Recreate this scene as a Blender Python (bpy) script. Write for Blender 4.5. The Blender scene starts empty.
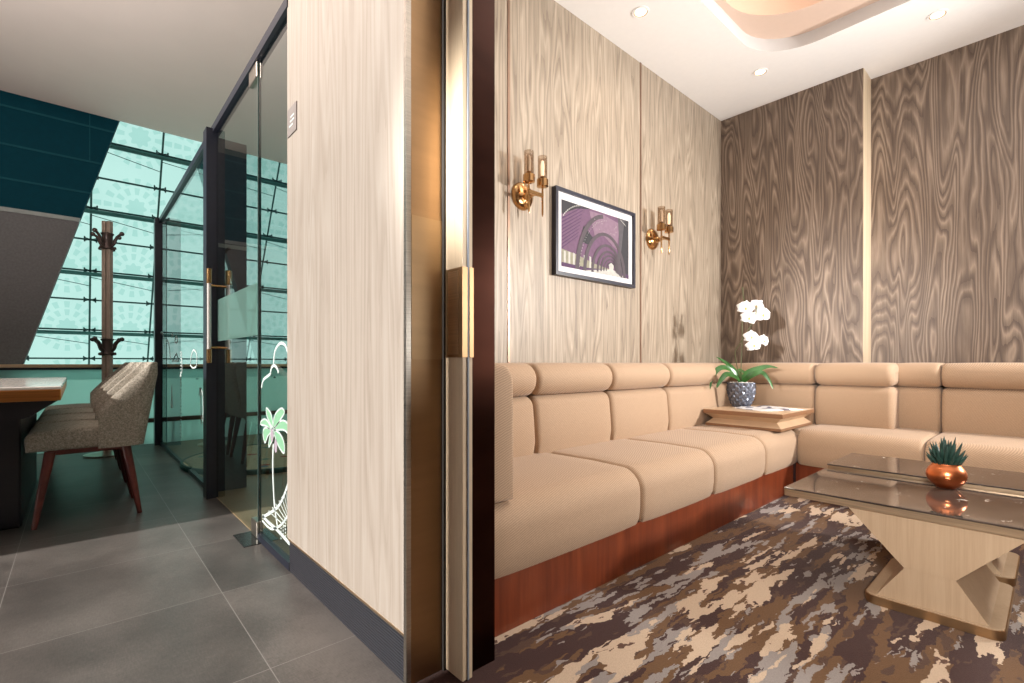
import bpy, bmesh, math, random
from mathutils import Vector, Matrix
random.seed(7)
C = bpy.context.scene.collection
S = bpy.context.scene
PI = math.pi

# ------------------------------------------------------------------ camera
CT, ST, F, H = 0.66735, 0.74475, 486.6, 0.85      # view direction, focal length in pixels, eye height
cam = bpy.data.cameras.new('camera'); co = bpy.data.objects.new('camera', cam); C.objects.link(co)
co.location = (0, 0, H)
co.rotation_euler = (PI/2, 0, math.atan2(ST, CT) - PI/2)
cam.sensor_width = 36; cam.lens = F/1024*36; cam.shift_y = (363-341.5)/1024; cam.clip_start = 0.05
S.camera = co

# ------------------------------------------------------------------ world, exposure
w = bpy.data.worlds.new('world'); S.world = w; w.use_nodes = True
bg = w.node_tree.nodes['Background']; bg.inputs[0].default_value = (0.93, 0.97, 1.0, 1); bg.inputs[1].default_value = 1.0
# overcast sky: brighter on the side the big glazed wall faces, duller behind the camera
_n = w.node_tree; _tc = _n.nodes.new('ShaderNodeTexCoord'); _sx = _n.nodes.new('ShaderNodeSeparateXYZ'); _mr = _n.nodes.new('ShaderNodeMapRange')
_n.links.new(_tc.outputs['Generated'], _sx.inputs[0]); _n.links.new(_sx.outputs[1], _mr.inputs[0])
_mr.inputs[1].default_value = 0.0; _mr.inputs[2].default_value = 0.6; _mr.inputs[3].default_value = 0.08; _mr.inputs[4].default_value = 1.0
_n.links.new(_mr.outputs[0], bg.inputs[1])
S.view_settings.view_transform = 'Standard'; S.view_settings.look = 'None'; S.view_settings.gamma = 1
S.view_settings.use_curve_mapping = False
S.view_settings.exposure = 0.25

def lamp(name, kind, loc, energy, color=(1, 1, 1), direction=None, **kw):
    l = bpy.data.lights.new(name, kind); l.energy = energy; l.color = color
    for k, v in kw.items(): setattr(l, k, v)
    o = bpy.data.objects.new(name, l); C.objects.link(o); o.location = loc
    if direction is not None: o.rotation_euler = Vector(direction).to_track_quat('-Z', 'Y').to_euler()
    return o
WARM = (1.0, 0.86, 0.72)
lamp('sun', 'SUN', (-6, 2, 4), 6.5, (1.0, 0.94, 0.87), (1, 0, -0.42), angle=0.012)
lamp('luminous_ceiling_lamp', 'AREA', (2.35, 0.15, 3.0), 10, (1.0, 0.97, 0.93), (0, 0, -1), shape='RECTANGLE', size=1.3, size_y=1.3)
lamp('lounge_key_lamp', 'AREA', (4.36, -1.5, 1.72), 60, (1.0, 0.97, 0.93), (-0.62, 1, -0.06), shape='RECTANGLE', size=0.22, size_y=0.3, spread=1.7)  # unseen key light placed to throw the sconce shadows; no window here
lamp('corridor_lamp', 'AREA', (-1.2, 0.72, 1.50), 3.6, (1.0, 0.97, 0.93), (1, 0.10, -0.05), shape='RECTANGLE', size=0.2, size_y=0.2, spread=0.34)
lamp('lounge_bounce_fill', 'AREA', (2.2, -0.65, 0.9), 55, (1.0, 0.98, 0.96), (0.1, 0.2, 1), shape='RECTANGLE', size=1.2, size_y=1.2)  # unseen fill added to brighten the lounge ceiling like bounced flash
lamp('entrance_fill', 'AREA', (-1.2, -0.6, 1.7), 8, (1.0, 0.95, 0.89), (1, 0.22, -0.36), shape='RECTANGLE', size=0.5, size_y=0.5, spread=0.8)  # unseen fill added to brighten the coffee table fronts
lamp('corridor_bounce_fill', 'AREA', (-1.1, 2.7, 1.6), 75, (1.0, 0.93, 0.88), (0.1, 0.1, 1), shape='RECTANGLE', size=0.8, size_y=0.8)  # unseen fill added to brighten the corridor ceiling from below

# ------------------------------------------------------------------ helpers
def world_matrix(o):
    m = Matrix.LocRotScale(o.location, o.rotation_euler, o.scale)
    return world_matrix(o.parent) @ m if o.parent else m
def obj(name, bm, mat, parent=None, smooth=None, loc=None, kind=None, label=None, world=True):
    if parent is not None and world: bm.transform(world_matrix(parent).inverted())
    if loc is not None: bm.transform(Matrix.Translation(-Vector(loc)))
    bmesh.ops.recalc_face_normals(bm, faces=bm.faces)
    me = bpy.data.meshes.new(name); bm.to_mesh(me); bm.free()
    for m in (mat if isinstance(mat, (list, tuple)) else [mat]): me.materials.append(m)
    if smooth is not None:
        me.polygons.foreach_set('use_smooth', [True]*len(me.polygons))
        me.set_sharp_from_angle(angle=math.radians(smooth))
    o = bpy.data.objects.new(name, me); C.objects.link(o)
    if loc is not None: o.location = loc
    if parent is not None: o.parent = parent
    if kind: o['kind'] = kind
    if label: o['label'] = label
    return o
def tag(o, label, cat, group=None):
    o['label'] = label; o['category'] = cat
    if group: o['group'] = group
    return o
def thing(name, label, cat, loc=(0, 0, 0), rotz=0, group=None):
    o = bpy.data.objects.new(name, None); C.objects.link(o); o.empty_display_size = 0.1
    o.location = loc; o.rotation_euler = (0, 0, rotz)
    return tag(o, label, cat, group)
def struct_root(name, loc=(0, 0, 0)):
    o = bpy.data.objects.new(name, None); C.objects.link(o); o.empty_display_size = 0.1; o.location = loc; o['kind'] = 'structure'
    return o
def copy_tree(o, parent=None):
    c = o.copy(); C.objects.link(c); c.parent = parent
    for ch in list(o.children): copy_tree(ch, c)
    return c
def N(): return bmesh.new()
def box(bm, x0, x1, y0, y1, z0, z1, bevel=0, seg=2, mi=0):
    r = bmesh.ops.create_cube(bm, size=1)
    vs = r['verts']
    for v in vs:
        v.co = Vector(((x0+x1)/2+v.co.x*(x1-x0), (y0+y1)/2+v.co.y*(y1-y0), (z0+z1)/2+v.co.z*(z1-z0)))
    fs = list({f for v in vs for f in v.link_faces})
    for f in fs: f.material_index = mi
    if bevel: bmesh.ops.bevel(bm, geom=list({e for v in vs for e in v.link_edges}), offset=bevel, segments=seg, affect='EDGES', profile=0.5)
    return bm
def lathe(bm, prof, center=(0, 0, 0), n=32, mi=0, cap=True, axis='Z'):
    rings = []
    for r, z in prof:
        ring = []
        for i in range(n):
            a = 2*PI*i/n
            p = (r*math.cos(a), r*math.sin(a), z)
            if axis == 'Y': p = (p[0], p[2], p[1])
            ring.append(bm.verts.new(Vector(p)+Vector(center)))
        rings.append(ring)
    for a, b in zip(rings, rings[1:]):
        for i in range(n):
            f = bm.faces.new((a[i], a[(i+1) % n], b[(i+1) % n], b[i])); f.material_index = mi
    if cap:
        for ring in (rings[0], rings[-1]):
            f = bm.faces.new(ring); f.material_index = mi
    return bm
def tube(bm, pts, rad, n=8, mi=0):
    pts = [Vector(p) for p in pts]
    rads = rad if isinstance(rad, (list, tuple)) else [rad]*len(pts)
    rings = []; prev = None
    for i, p in enumerate(pts):
        t = (pts[min(i+1, len(pts)-1)]-pts[max(i-1, 0)]).normalized()
        if prev is None:
            u = t.cross(Vector((0, 0, 1)));
            if u.length < 0.1: u = t.cross(Vector((1, 0, 0)))
            u.normalize()
        else: u = (prev-t*prev.dot(t)).normalized()
        prev = u; v = t.cross(u)
        rings.append([bm.verts.new(p+(u*math.cos(2*PI*k/n)+v*math.sin(2*PI*k/n))*rads[i]) for k in range(n)])
    for a, b in zip(rings, rings[1:]):
        for k in range(n):
            f = bm.faces.new((a[k], a[(k+1) % n], b[(k+1) % n], b[k])); f.material_index = mi
    for r in (rings[0], rings[-1]):
        f = bm.faces.new(r); f.material_index = mi
    return bm
def bez(p0, p1, p2, n=10):
    p0, p1, p2 = Vector(p0), Vector(p1), Vector(p2)
    return [p0*(1-t)**2+p1*2*t*(1-t)+p2*t*t for t in [i/n for i in range(n+1)]]
def spline(pts, n=6):
    P = [Vector(p) for p in pts]; out = []
    for i in range(len(P)-1):
        a = P[max(i-1, 0)]; b = P[i]; c = P[i+1]; d = P[min(i+2, len(P)-1)]
        for k in range(n):
            t = k/n
            out.append(0.5*((2*b)+(c-a)*t+(2*a-5*b+4*c-d)*t*t+(3*b-a-3*c+d)*t**3))
    out.append(P[-1]); return out
def prism(bm, poly, z0, z1, mapf=None, mi=0):
    mapf = mapf or (lambda x, y, z: (x, y, z))
    a = [bm.verts.new(mapf(x, y, z0)) for x, y in poly]; b = [bm.verts.new(mapf(x, y, z1)) for x, y in poly]
    n = len(poly)
    fs = [bm.faces.new(a), bm.faces.new(b)]+[bm.faces.new((a[i], a[(i+1) % n], b[(i+1) % n], b[i])) for i in range(n)]
    for f in fs: f.material_index = mi
    return bm
def inset_poly(poly, d):
    n = len(poly); out = []
    area = sum(poly[i][0]*poly[(i+1) % n][1]-poly[(i+1) % n][0]*poly[i][1] for i in range(n))
    s = 1 if area > 0 else -1
    for i in range(n):
        p0 = Vector(poly[i-1]); p = Vector(poly[i]); p1 = Vector(poly[(i+1) % n])
        e0 = (p-p0).normalized(); e1 = (p1-p).normalized()
        n0 = Vector((-e0.y, e0.x))*s; n1 = Vector((-e1.y, e1.x))*s
        m = (n0+n1)
        m = m.normalized() if m.length > 1e-6 else n0
        k = d/max(0.5, m.dot(n0))
        out.append((p.x+m.x*k, p.y+m.y*k))
    return out
def pillow(bm, prof, u0, u1, mapf, r=0.02, seg=4, mid=6, puff=0.0):
    """upholstered block: a profile swept along u, its two ends rounded off"""
    us = []
    for i in range(seg+1):
        a = PI/2*i/seg
        us.append((u0+r*(1-math.sin(a)) if False else u0+r*(1-math.cos(a)), r*(1-math.sin(a))))
    for i in range(1, mid): us.append((u0+r+(u1-u0-2*r)*i/mid, 0))
    for i in range(seg, -1, -1):
        a = PI/2*i/seg
        us.append((u1-r*(1-math.cos(a)), r*(1-math.sin(a))))
    rings = []
    for u, ins in us:
        t = (u-u0)/(u1-u0); bulge = puff*(1-(2*t-1)**4)
        pl = inset_poly(prof, ins-bulge)
        rings.append([bm.verts.new(mapf(u, p, q)) for p, q in pl])
    n = len(prof)
    for a, b in zip(rings, rings[1:]):
        for i in range(n): bm.faces.new((a[i], a[(i+1) % n], b[(i+1) % n], b[i]))
    for rg in (rings[0], rings[-1]): bm.faces.new(rg)
    return bm
def arc(cx, cy, r, a0, a1, n=5, ry=None):
    ry = ry or r
    return [(cx+r*math.cos(math.radians(a0+(a1-a0)*i/n)), cy+ry*math.sin(math.radians(a0+(a1-a0)*i/n))) for i in range(n+1)]

# ------------------------------------------------------------------ materials
class M:
    def __init__(s, name):
        s.m = bpy.data.materials.new(name); s.m.use_nodes = True; s.t = s.m.node_tree; s.n = s.t.nodes
        s.b = s.n['Principled BSDF']; s.out = s.n['Material Output']
    def node(s, typ, **kw):
        n = s.n.new(typ)
        for k, v in kw.items(): setattr(n, k, v)
        return n
    def link(s, a, b): s.t.links.new(a, b)
    def coord(s, scale=(1, 1, 1), rot=(0, 0, 0), loc=(0, 0, 0), kind='Object'):
        tc = s.node('ShaderNodeTexCoord'); mp = s.node('ShaderNodeMapping')
        mp.inputs['Scale'].default_value = scale; mp.inputs['Rotation'].default_value = rot; mp.inputs['Location'].default_value = loc
        s.link(tc.outputs[kind], mp.inputs[0]); return mp.outputs[0]
    def noise(s, vec, scale=5, detail=2, rough=0.5, dist=0):
        n = s.node('ShaderNodeTexNoise'); n.inputs['Scale'].default_value = scale; n.inputs['Detail'].default_value = detail
        n.inputs['Roughness'].default_value = rough; n.inputs['Distortion'].default_value = dist
        s.link(vec, n.inputs['Vector']); return n.outputs['Fac']
    def math(s, op, a, b=0.0, c=0.0):
        n = s.node('ShaderNodeMath', operation=op)
        for i, v in enumerate((a, b, c)):
            if isinstance(v, (int, float)): n.inputs[i].default_value = v
            else: s.link(v, n.inputs[i])
        return n.outputs[0]
    def ramp(s, fac, stops, interp='LINEAR'):
        n = s.node('ShaderNodeValToRGB'); r = n.color_ramp; r.interpolation = interp
        while len(r.elements) < len(stops): r.elements.new(0.5)
        for e, (p, c) in zip(r.elements, stops):
            e.position = p; e.color = (*c, 1) if len(c) == 3 else c
        s.link(fac, n.inputs[0]); return n.outputs[0]
    def mix(s, fac, a, b, blend='MIX'):
        n = s.node('ShaderNodeMix', data_type='RGBA', blend_type=blend)
        for i, v in ((0, fac), (6, a), (7, b)):
            if isinstance(v, (int, float)): n.inputs[i].default_value = v
            elif isinstance(v, tuple): n.inputs[i].default_value = (*v, 1)
            else: s.link(v, n.inputs[i])
        return n.outputs[2]
    def bump(s, h, strength=0.2, dist=0.002):
        n = s.node('ShaderNodeBump'); n.inputs['Strength'].default_value = strength; n.inputs['Distance'].default_value = dist
        s.link(h, n.inputs['Height']); s.link(n.outputs[0], s.b.inputs['Normal'])
    def base(s, c):
        if isinstance(c, tuple): s.b.inputs['Base Color'].default_value = (*c, 1)
        else: s.link(c, s.b.inputs['Base Color'])
    def set(s, rough=0.5, metal=0, spec=0.5, **kw):
        s.b.inputs['Roughness'].default_value = rough; s.b.inputs['Metallic'].default_value = metal
        s.b.inputs['Specular IOR Level'].default_value = spec
        for k, v in kw.items(): s.b.inputs[k.replace('_', ' ')].default_value = v
        return s.m
def plain(name, c, rough=0.5, metal=0, spec=0.5, var=0.06, nscale=30, **kw):
    m = M(name); f = m.noise(m.coord(), nscale, 3)
    m.base(m.ramp(f, [(0.3, tuple(x*(1-var) for x in c)), (0.7, tuple(min(1, x*(1+var)) for x in c))]))
    return m.set(rough, metal, spec, **kw)
def wood_panel(name, stops, cath=(2.6, 2.6, 0.55), rings=13, grain=0.35, rough=0.45, shift=(0, 0, 0), lin=0.0):
    """veneer with tall cathedral figure: contour lines of a stretched noise, over fine straight pores"""
    m = M(name)
    v = m.coord(cath, loc=shift)
    f = m.noise(v, 1.0, 2.0, 0.32, 0.25)
    k = m.math('MULTIPLY', f, rings)
    fine = m.noise(m.coord((70, 70, 5), loc=shift), 1.0, 3, 0.6)
    k = m.math('ADD', k, m.math('MULTIPLY', fine, 0.45))
    saw = m.math('FRACT', k)
    s_ = m.math('POWER', m.math('MULTIPLY', m.math('PINGPONG', k, 0.5), 2.0), 1.6)
    s_ = m.math('ADD', m.math('MULTIPLY', s_, 0.7), m.math('MULTIPLY', saw, 0.3))
    pores = m.noise(m.coord((120, 120, 3.5), loc=shift), 1.0, 3, 0.75)
    wide = m.noise(m.coord((14, 14, 0.5), loc=shift), 1.0, 2, 0.5)
    amp = m.math('MULTIPLY', m.noise(m.coord((20, 20, 1.5), loc=shift), 1.0, 2, 0.5), 2.0)
    s_ = m.math('MULTIPLY', s_, amp)
    fac = m.math('ADD', m.math('MULTIPLY', s_, 1-grain-0.25), m.math('ADD', m.math('MULTIPLY', pores, grain), m.math('MULTIPLY', wide, 0.25)))
    m.base(m.ramp(fac, stops))
    m.bump(pores, 0.15, 0.001)
    return m.set(rough, 0, 0.35)
MAT = {}
MAT['wall_wood'] = wood_panel('pale oak veneer', [(0.25, (0.17, 0.128, 0.094)), (0.42, (0.285, 0.228, 0.170)), (0.70, (0.445, 0.365, 0.282))], cath=(9, 9, 0.7), rings=12, grain=0.45)
MAT['back_wood'] = wood_panel('walnut veneer', [(0.22, (0.095, 0.066, 0.050)), (0.42, (0.155, 0.112, 0.085)), (0.75, (0.345, 0.262, 0.20))], cath=(6.0, 6.0, 0.85), rings=19, grain=0.33)
MAT['white_wood'] = wood_panel('bleached oak veneer', [(0.25, (0.240, 0.200, 0.166)), (0.5, (0.305, 0.266, 0.230)), (0.8, (0.345, 0.310, 0.275))], cath=(7, 7, 0.4), rings=14, grain=0.45)
MAT['leaf_wood'] = wood_panel('door oak veneer', [(0.25, (0.50, 0.385, 0.26)), (0.5, (0.60, 0.475, 0.33)), (0.8, (0.68, 0.56, 0.41))], cath=(7, 5, 0.4), rings=4, grain=0.5)
MAT['table_wood'] = wood_panel('coffee table oak', [(0.25, (0.37, 0.255, 0.16)), (0.5, (0.44, 0.315, 0.205)), (0.8, (0.50, 0.37, 0.25))], cath=(5, 9, 0.6), rings=3, grain=0.6, rough=0.35)
MAT['box_wood'] = plain('tray table oak', (0.56, 0.39, 0.25), 0.35, nscale=8)
MAT['box_brown'] = plain('tray table dark edge', (0.24, 0.12, 0.06), 0.3, nscale=8)
def cherry():
    m = M('cherry plinth'); f = m.noise(m.coord((12, 12, 1.2)), 1.5, 4, 0.6, 0.4); g = m.noise(m.coord((70, 70, 3)), 1, 2)
    m.base(m.ramp(m.math('ADD', m.math('MULTIPLY', f, 0.7), m.math('MULTIPLY', g, 0.3)), [(0.3, (0.11, 0.021, 0.008)), (0.55, (0.19, 0.040, 0.014)), (0.8, (0.28, 0.068, 0.024))]))
    return m.set(0.3, 0, 0.5)
MAT['cherry'] = cherry()
def fabric(name, c1, c2, scale=1.0, rib=(0, 0, 1)):
    m = M(name)
    wv = m.node('ShaderNodeTexWave', wave_type='BANDS', bands_direction='Z'); wv.inputs['Scale'].default_value = 50*scale; wv.inputs['Distortion'].default_value = 1.2; wv.inputs['Detail'].default_value = 1; wv.inputs['Detail Scale'].default_value = 0.6
    m.link(m.coord(rot=(0.62, 0.3, 0)), wv.inputs[0]); wv.inputs['Distortion'].default_value = 2.5
    w2 = m.node('ShaderNodeTexWave', wave_type='BANDS', bands_direction='DIAGONAL'); w2.inputs['Scale'].default_value = 95*scale; w2.inputs['Distortion'].default_value = 1
    m.link(m.coord(), w2.inputs[0])
    n = m.noise(m.coord(), 220, 2)
    f = m.math('ADD', m.math('MULTIPLY', wv.outputs['Fac'], 0.4), m.math('ADD', m.math('MULTIPLY', w2.outputs['Fac'], 0.15), m.math('MULTIPLY', n, 0.45)))
    m.base(m.ramp(f, [(0.2, c1), (0.75, c2)])); m.bump(f, 0.25, 0.0015)
    return m.set(0.75, 0, 0.25, Sheen_Weight=0.15)
MAT['fabric'] = fabric('ribbed apricot upholstery', (0.30, 0.199, 0.125), (0.51, 0.350, 0.232))
def tweed():
    m = M('grey tweed'); f = m.noise(m.coord(), 260, 2, 0.8); g = m.noise(m.coord(), 90, 3, 0.7)
    m.base(m.ramp(m.math('ADD', m.math('MULTIPLY', f, 0.5), m.math('MULTIPLY', g, 0.5)), [(0.36, (0.14, 0.122, 0.097)), (0.5, (0.29, 0.26, 0.215)), (0.64, (0.48, 0.44, 0.375))]))
    m.bump(f, 0.4, 0.002); return m.set(0.9, 0, 0.2)
MAT['tweed'] = tweed()
def brushed(name, c, rough=0.28, axis=(3, 3, 400), var=0.25):
    m = M(name); f = m.noise(m.coord(axis), 1, 3, 0.6)
    m.base(m.ramp(f, [(0.3, tuple(x*(1-var) for x in c)), (0.7, c)]))
    r = m.math('ADD', m.math('MULTIPLY', f, 0.12), rough-0.06); m.set(rough, 1); m.link(r, m.b.inputs['Roughness']); return m.m
MAT['brass'] = brushed('brushed brass', (0.44, 0.28, 0.15), 0.42, (3, 3, 25), 0.12)
MAT['brass_pol'] = plain('polished brass', (0.58, 0.34, 0.15), 0.16, 1, var=0.03)
MAT['strike'] = brushed('strike plate brass', (0.50, 0.34, 0.19), 0.45, (3, 3, 25), 0.12)
MAT['gold_edge'] = brushed('champagne metal', (0.80, 0.61, 0.41), 0.32, (3, 3, 200))
MAT['bronze'] = brushed('dark bronze', (0.030, 0.010, 0.006), 0.3, (2, 2, 6), 0.4)
MAT['nickel'] = brushed('satin nickel', (0.6, 0.55, 0.48), 0.3)
MAT['copper'] = plain('copper glaze', (0.80, 0.25, 0.10), 0.28, 1, var=0.05)
MAT['white_paint'] = plain('white ceiling paint', (0.87, 0.85, 0.83), 0.85, var=0.01)
MAT['corridor_paint'] = plain('corridor ceiling paint', (0.72, 0.615, 0.575), 0.85, var=0.015, nscale=3)
MAT['rim_shade'] = plain('pale grey recess rim shade', (0.60, 0.58, 0.565), 0.85, var=0.01)  # greyer than the ceiling to shade down the over-lit recess rim
MAT['deep_peach_lit'] = plain('deep peach lit cove wall', (0.62, 0.40, 0.29), 0.8, var=0.01)  # warm light on the cove's side wall, put into a deeper colour
MAT['peach_lit'] = plain('peach lit cove', (0.66, 0.50, 0.405), 0.8, var=0.01)  # warm cove light put into the colour
MAT['navy_metal'] = plain('navy metal frame', (0.012, 0.014, 0.024), 0.35, var=0.1)
MAT['navy_stone'] = plain('navy laminate', (0.035, 0.042, 0.06), 0.4, var=0.15)
MAT['black'] = plain('black lacquer', (0.012, 0.012, 0.016), 0.3)
MAT['gasket'] = plain('grey rubber gasket', (0.22, 0.24, 0.28), 0.6)
MAT['dark_gap'] = plain('dark gap shade', (0.02, 0.017, 0.015), 0.7)  # black strip colour standing in for the shaded gap by the door leaf
MAT['mahogany'] = plain('mahogany leg', (0.14, 0.030, 0.022), 0.28, var=0.25, nscale=20)
MAT['white_decal'] = plain('white vinyl', (0.50, 0.57, 0.56), 0.6, var=0.01)
MAT['green_decal'] = plain('green vinyl', (0.17, 0.36, 0.22), 0.6, var=0.03)
MAT['mauve_decal'] = plain('mauve vinyl', (0.30, 0.25, 0.30), 0.6, var=0.03)
MAT['ribbed_rubber'] = None
MAT['joint'] = plain('bronze joint strip', (0.26, 0.16, 0.11), 0.35, 0.6)
def skirting():
    m = M('black ribbed skirting'); wv = m.node('ShaderNodeTexWave', wave_type='BANDS', bands_direction='Z'); wv.inputs['Scale'].default_value = 38; wv.inputs['Distortion'].default_value = 3; wv.inputs['Detail'].default_value = 3
    m.link(m.coord((1, 0.6, 1)), wv.inputs[0]); m.base(m.ramp(wv.outputs['Fac'], [(0.2, (0.006, 0.006, 0.009)), (0.8, (0.024, 0.025, 0.034))])); m.bump(wv.outputs['Fac'], 0.5, 0.003)
    return m.set(0.5)
MAT['skirting'] = skirting()
def tiles():
    m = M('slate floor tiles')
    tc = m.node('ShaderNodeTexCoord'); sx = m.node('ShaderNodeSeparateXYZ'); m.link(tc.outputs['Object'], sx.inputs[0])
    def joint(o, off):
        k = m.math('FRACT', m.math('DIVIDE', m.math('SUBTRACT', o, off-0.0015-6.0), 0.6))
        return m.math('LESS_THAN', k, 0.0042)
    j = m.math('MAXIMUM', joint(sx.outputs[0], 0.403), joint(sx.outputs[1], 1.457))
    def cell(o, off): return m.math('FLOOR', m.math('DIVIDE', m.math('SUBTRACT', o, off-6.0), 0.6))
    cx = m.node('ShaderNodeCombineXYZ'); m.link(cell(sx.outputs[0], 0.403), cx.inputs[0]); m.link(cell(sx.outputs[1], 1.457), cx.inputs[1])
    wn = m.node('ShaderNodeTexWhiteNoise', noise_dimensions='3D'); m.link(cx.outputs[0], wn.inputs[0])
    a = m.noise(m.coord((1, 1, 1)), 2.2, 4, 0.6, 0.3); b = m.noise(m.coord((30, 160, 1)), 1.5, 3, 0.6); c = m.noise(m.coord((160, 30, 1)), 1.5, 3, 0.6)
    f = m.math('ADD', m.math('MULTIPLY', a, 0.5), m.math('ADD', m.math('MULTIPLY', b, 0.2), m.math('ADD', m.math('MULTIPLY', c, 0.2), m.math('MULTIPLY', wn.outputs['Value'], 0.10))))
    col = m.ramp(f, [(0.38, (0.055, 0.050, 0.047)), (0.5, (0.095, 0.085, 0.079)), (0.62, (0.15, 0.135, 0.125))])
    m.base(m.mix(j, col, (0.24, 0.225, 0.215)))
    m.bump(f, 0.08, 0.001)
    return m.set(0.38, 0, 0.5)
MAT['tiles'] = tiles()
def carpet():
    m = M('patterned carpet')
    co_ = m.coord((1, 1, 1))
    jn = m.node('ShaderNodeTexNoise'); jn.inputs['Scale'].default_value = 22; jn.inputs['Detail'].default_value = 4; jn.inputs['Roughness'].default_value = 0.6; m.link(co_, jn.inputs['Vector'])
    sub = m.node('ShaderNodeVectorMath', operation='SUBTRACT'); m.link(jn.outputs['Color'], sub.inputs[0]); sub.inputs[1].default_value = (0.5, 0.5, 0.5)
    sc = m.node('ShaderNodeVectorMath', operation='MULTIPLY'); m.link(sub.outputs[0], sc.inputs[0]); sc.inputs[1].default_value = (0.09, 0.04, 0)
    ad = m.node('ShaderNodeVectorMath', operation='ADD'); m.link(co_, ad.inputs[0]); m.link(sc.outputs[0], ad.inputs[1])
    def lay(sx, sy, ox, oy, scale, detail=1.5):
        mp = m.node('ShaderNodeMapping'); mp.inputs['Scale'].default_value = (sx, sy, 1); mp.inputs['Location'].default_value = (ox, oy, 0); mp.inputs['Rotation'].default_value = (0, 0, 0.08)
        m.link(ad.outputs[0], mp.inputs[0]); return m.noise(mp.outputs[0], scale, detail, 0.55)
    plum = lay(0.42, 2.4, 3, 1, 4.6, 3)
    base = m.ramp(plum, [(0.0, (0.155, 0.080, 0.036)), (0.49, (0.058, 0.026, 0.022))], 'CONSTANT')
    spots = lay(0.9, 2.8, 9, 5, 10, 2)
    base = m.mix(m.math('GREATER_THAN', spots, 0.60), base, (0.095, 0.050, 0.033))
    grey = lay(0.45, 2.3, 14, 7, 10.0, 3)
    gpatch = lay(0.6, 1.3, 21, 3, 2.0, 1)
    gm = m.math('GREATER_THAN', m.math('ADD', m.math('MULTIPLY', grey, 0.56), m.math('MULTIPLY', gpatch, 0.44)), 0.556)
    col = m.mix(gm, base, (0.31, 0.27, 0.25))
    cr = lay(0.45, 2.3, 5.3, 11.2, 6.6, 3.5); cp = lay(0.6, 1.1, 33, 8, 3.2, 2)
    cm = m.math('GREATER_THAN', m.math('ADD', m.math('MULTIPLY', cr, 0.60), m.math('MULTIPLY', cp, 0.40)), 0.545)
    col = m.mix(cm, col, (0.60, 0.455, 0.33))
    sp2 = lay(0.8, 2.4, 40, 2, 11, 2)
    col = m.mix(m.math('MULTIPLY', m.math('GREATER_THAN', sp2, 0.64), cm), col, (0.12, 0.06, 0.04))
    pile = m.noise(m.coord(), 300, 2, 0.7)
    col = m.mix(0.35, col, m.ramp(pile, [(0.3, (0.35, 0.35, 0.35)), (0.7, (1, 1, 1))]), 'MULTIPLY')
    m.base(col); m.bump(pile, 0.5, 0.003); return m.set(0.95, 0, 0.1, Sheen_Weight=0.1)
MAT['carpet'] = carpet()
def marble():
    m = M('brown marble'); v = m.coord()
    vein = m.math('ABSOLUTE', m.math('SUBTRACT', m.noise(v, 5, 5, 0.6, 1.2), 0.5))
    brk = m.noise(v, 14, 3, 0.7)
    line = m.math('MULTIPLY', m.math('LESS_THAN', vein, 0.007), m.math('GREATER_THAN', brk, 0.63))
    cl = m.noise(v, 3, 4, 0.6)
    base = m.ramp(cl, [(0.35, (0.038, 0.027, 0.022)), (0.65, (0.085, 0.062, 0.05))])
    m.base(m.mix(line, base, (0.62, 0.55, 0.47))); return m.set(0.045, 0, 0.5, IOR=1.42)
MAT['marble'] = marble()
def emis(name, c, e):
    m = M(name); m.b.inputs['Emission Color'].default_value = (*c, 1); m.b.inputs['Emission Strength'].default_value = e; m.base(c); return m.set(0.6)
MAT['lamp'] = emis('lit lamp glass', (1.0, 0.80, 0.55), 2.2)
MAT['bulb'] = emis('lit bulb', (1.0, 0.85, 0.66), 1.3)
MAT['luminous'] = emis('luminous ceiling membrane', (1.0, 0.93, 0.86), 0.72)
def glass(name, tint, refl=1.0, frost=None):
    m = M(name); m.n.remove(m.b)
    tr = m.node('ShaderNodeBsdfTransparent'); tr.inputs[0].default_value = (*tint, 1)
    gl = m.node('ShaderNodeBsdfGlossy'); gl.inputs['Roughness'].default_value = 0.01
    fr = m.node('ShaderNodeFresnel'); fr.inputs[0].default_value = 1.5; ge = m.node('ShaderNodeNewGeometry')
    mx = m.node('ShaderNodeMixShader'); m.link(m.math('MULTIPLY', m.math('MULTIPLY', fr.outputs[0], refl), m.math('SUBTRACT', 1.0, ge.outputs['Backfacing'])), mx.inputs[0]); m.link(tr.outputs[0], mx.inputs[1]); m.link(gl.outputs[0], mx.inputs[2])
    last = mx.outputs[0]
    if frost:
        df = m.node('ShaderNodeBsdfDiffuse'); df.inputs[0].default_value = (*frost[0], 1)
        tl = m.node('ShaderNodeBsdfTranslucent'); tl.inputs[0].default_value = (*frost[0], 1)
        a = m.node('ShaderNodeMixShader'); a.inputs[0].default_value = 0.8; m.link(df.outputs[0], a.inputs[1]); m.link(tl.outputs[0], a.inputs[2])
        b = m.node('ShaderNodeMixShader'); b.inputs[0].default_value = frost[1]; m.link(last, b.inputs[1]); m.link(a.outputs[0], b.inputs[2]); last = b.outputs[0]
    m.link(last, m.out.inputs[0]); return m.m
MAT['glass'] = glass('clear partition glass', (0.86, 0.91, 0.90), 1.2)
MAT['clear'] = glass('clear lamp glass', (0.84, 0.78, 0.72), 1.2)
MAT['frost'] = glass('frosted film', (0.75, 0.85, 0.82), 0.6, ((0.42, 0.62, 0.58), 0.42))
MAT['rail_glass'] = glass('teal balustrade glass', (0.55, 0.75, 0.70), 0.6, ((0.80, 0.98, 0.93), 0.8))
MAT['rail_glass_top'] = glass('teal balustrade glass band', (0.45, 0.62, 0.58), 0.6, ((0.58, 0.78, 0.74), 0.8))
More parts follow.
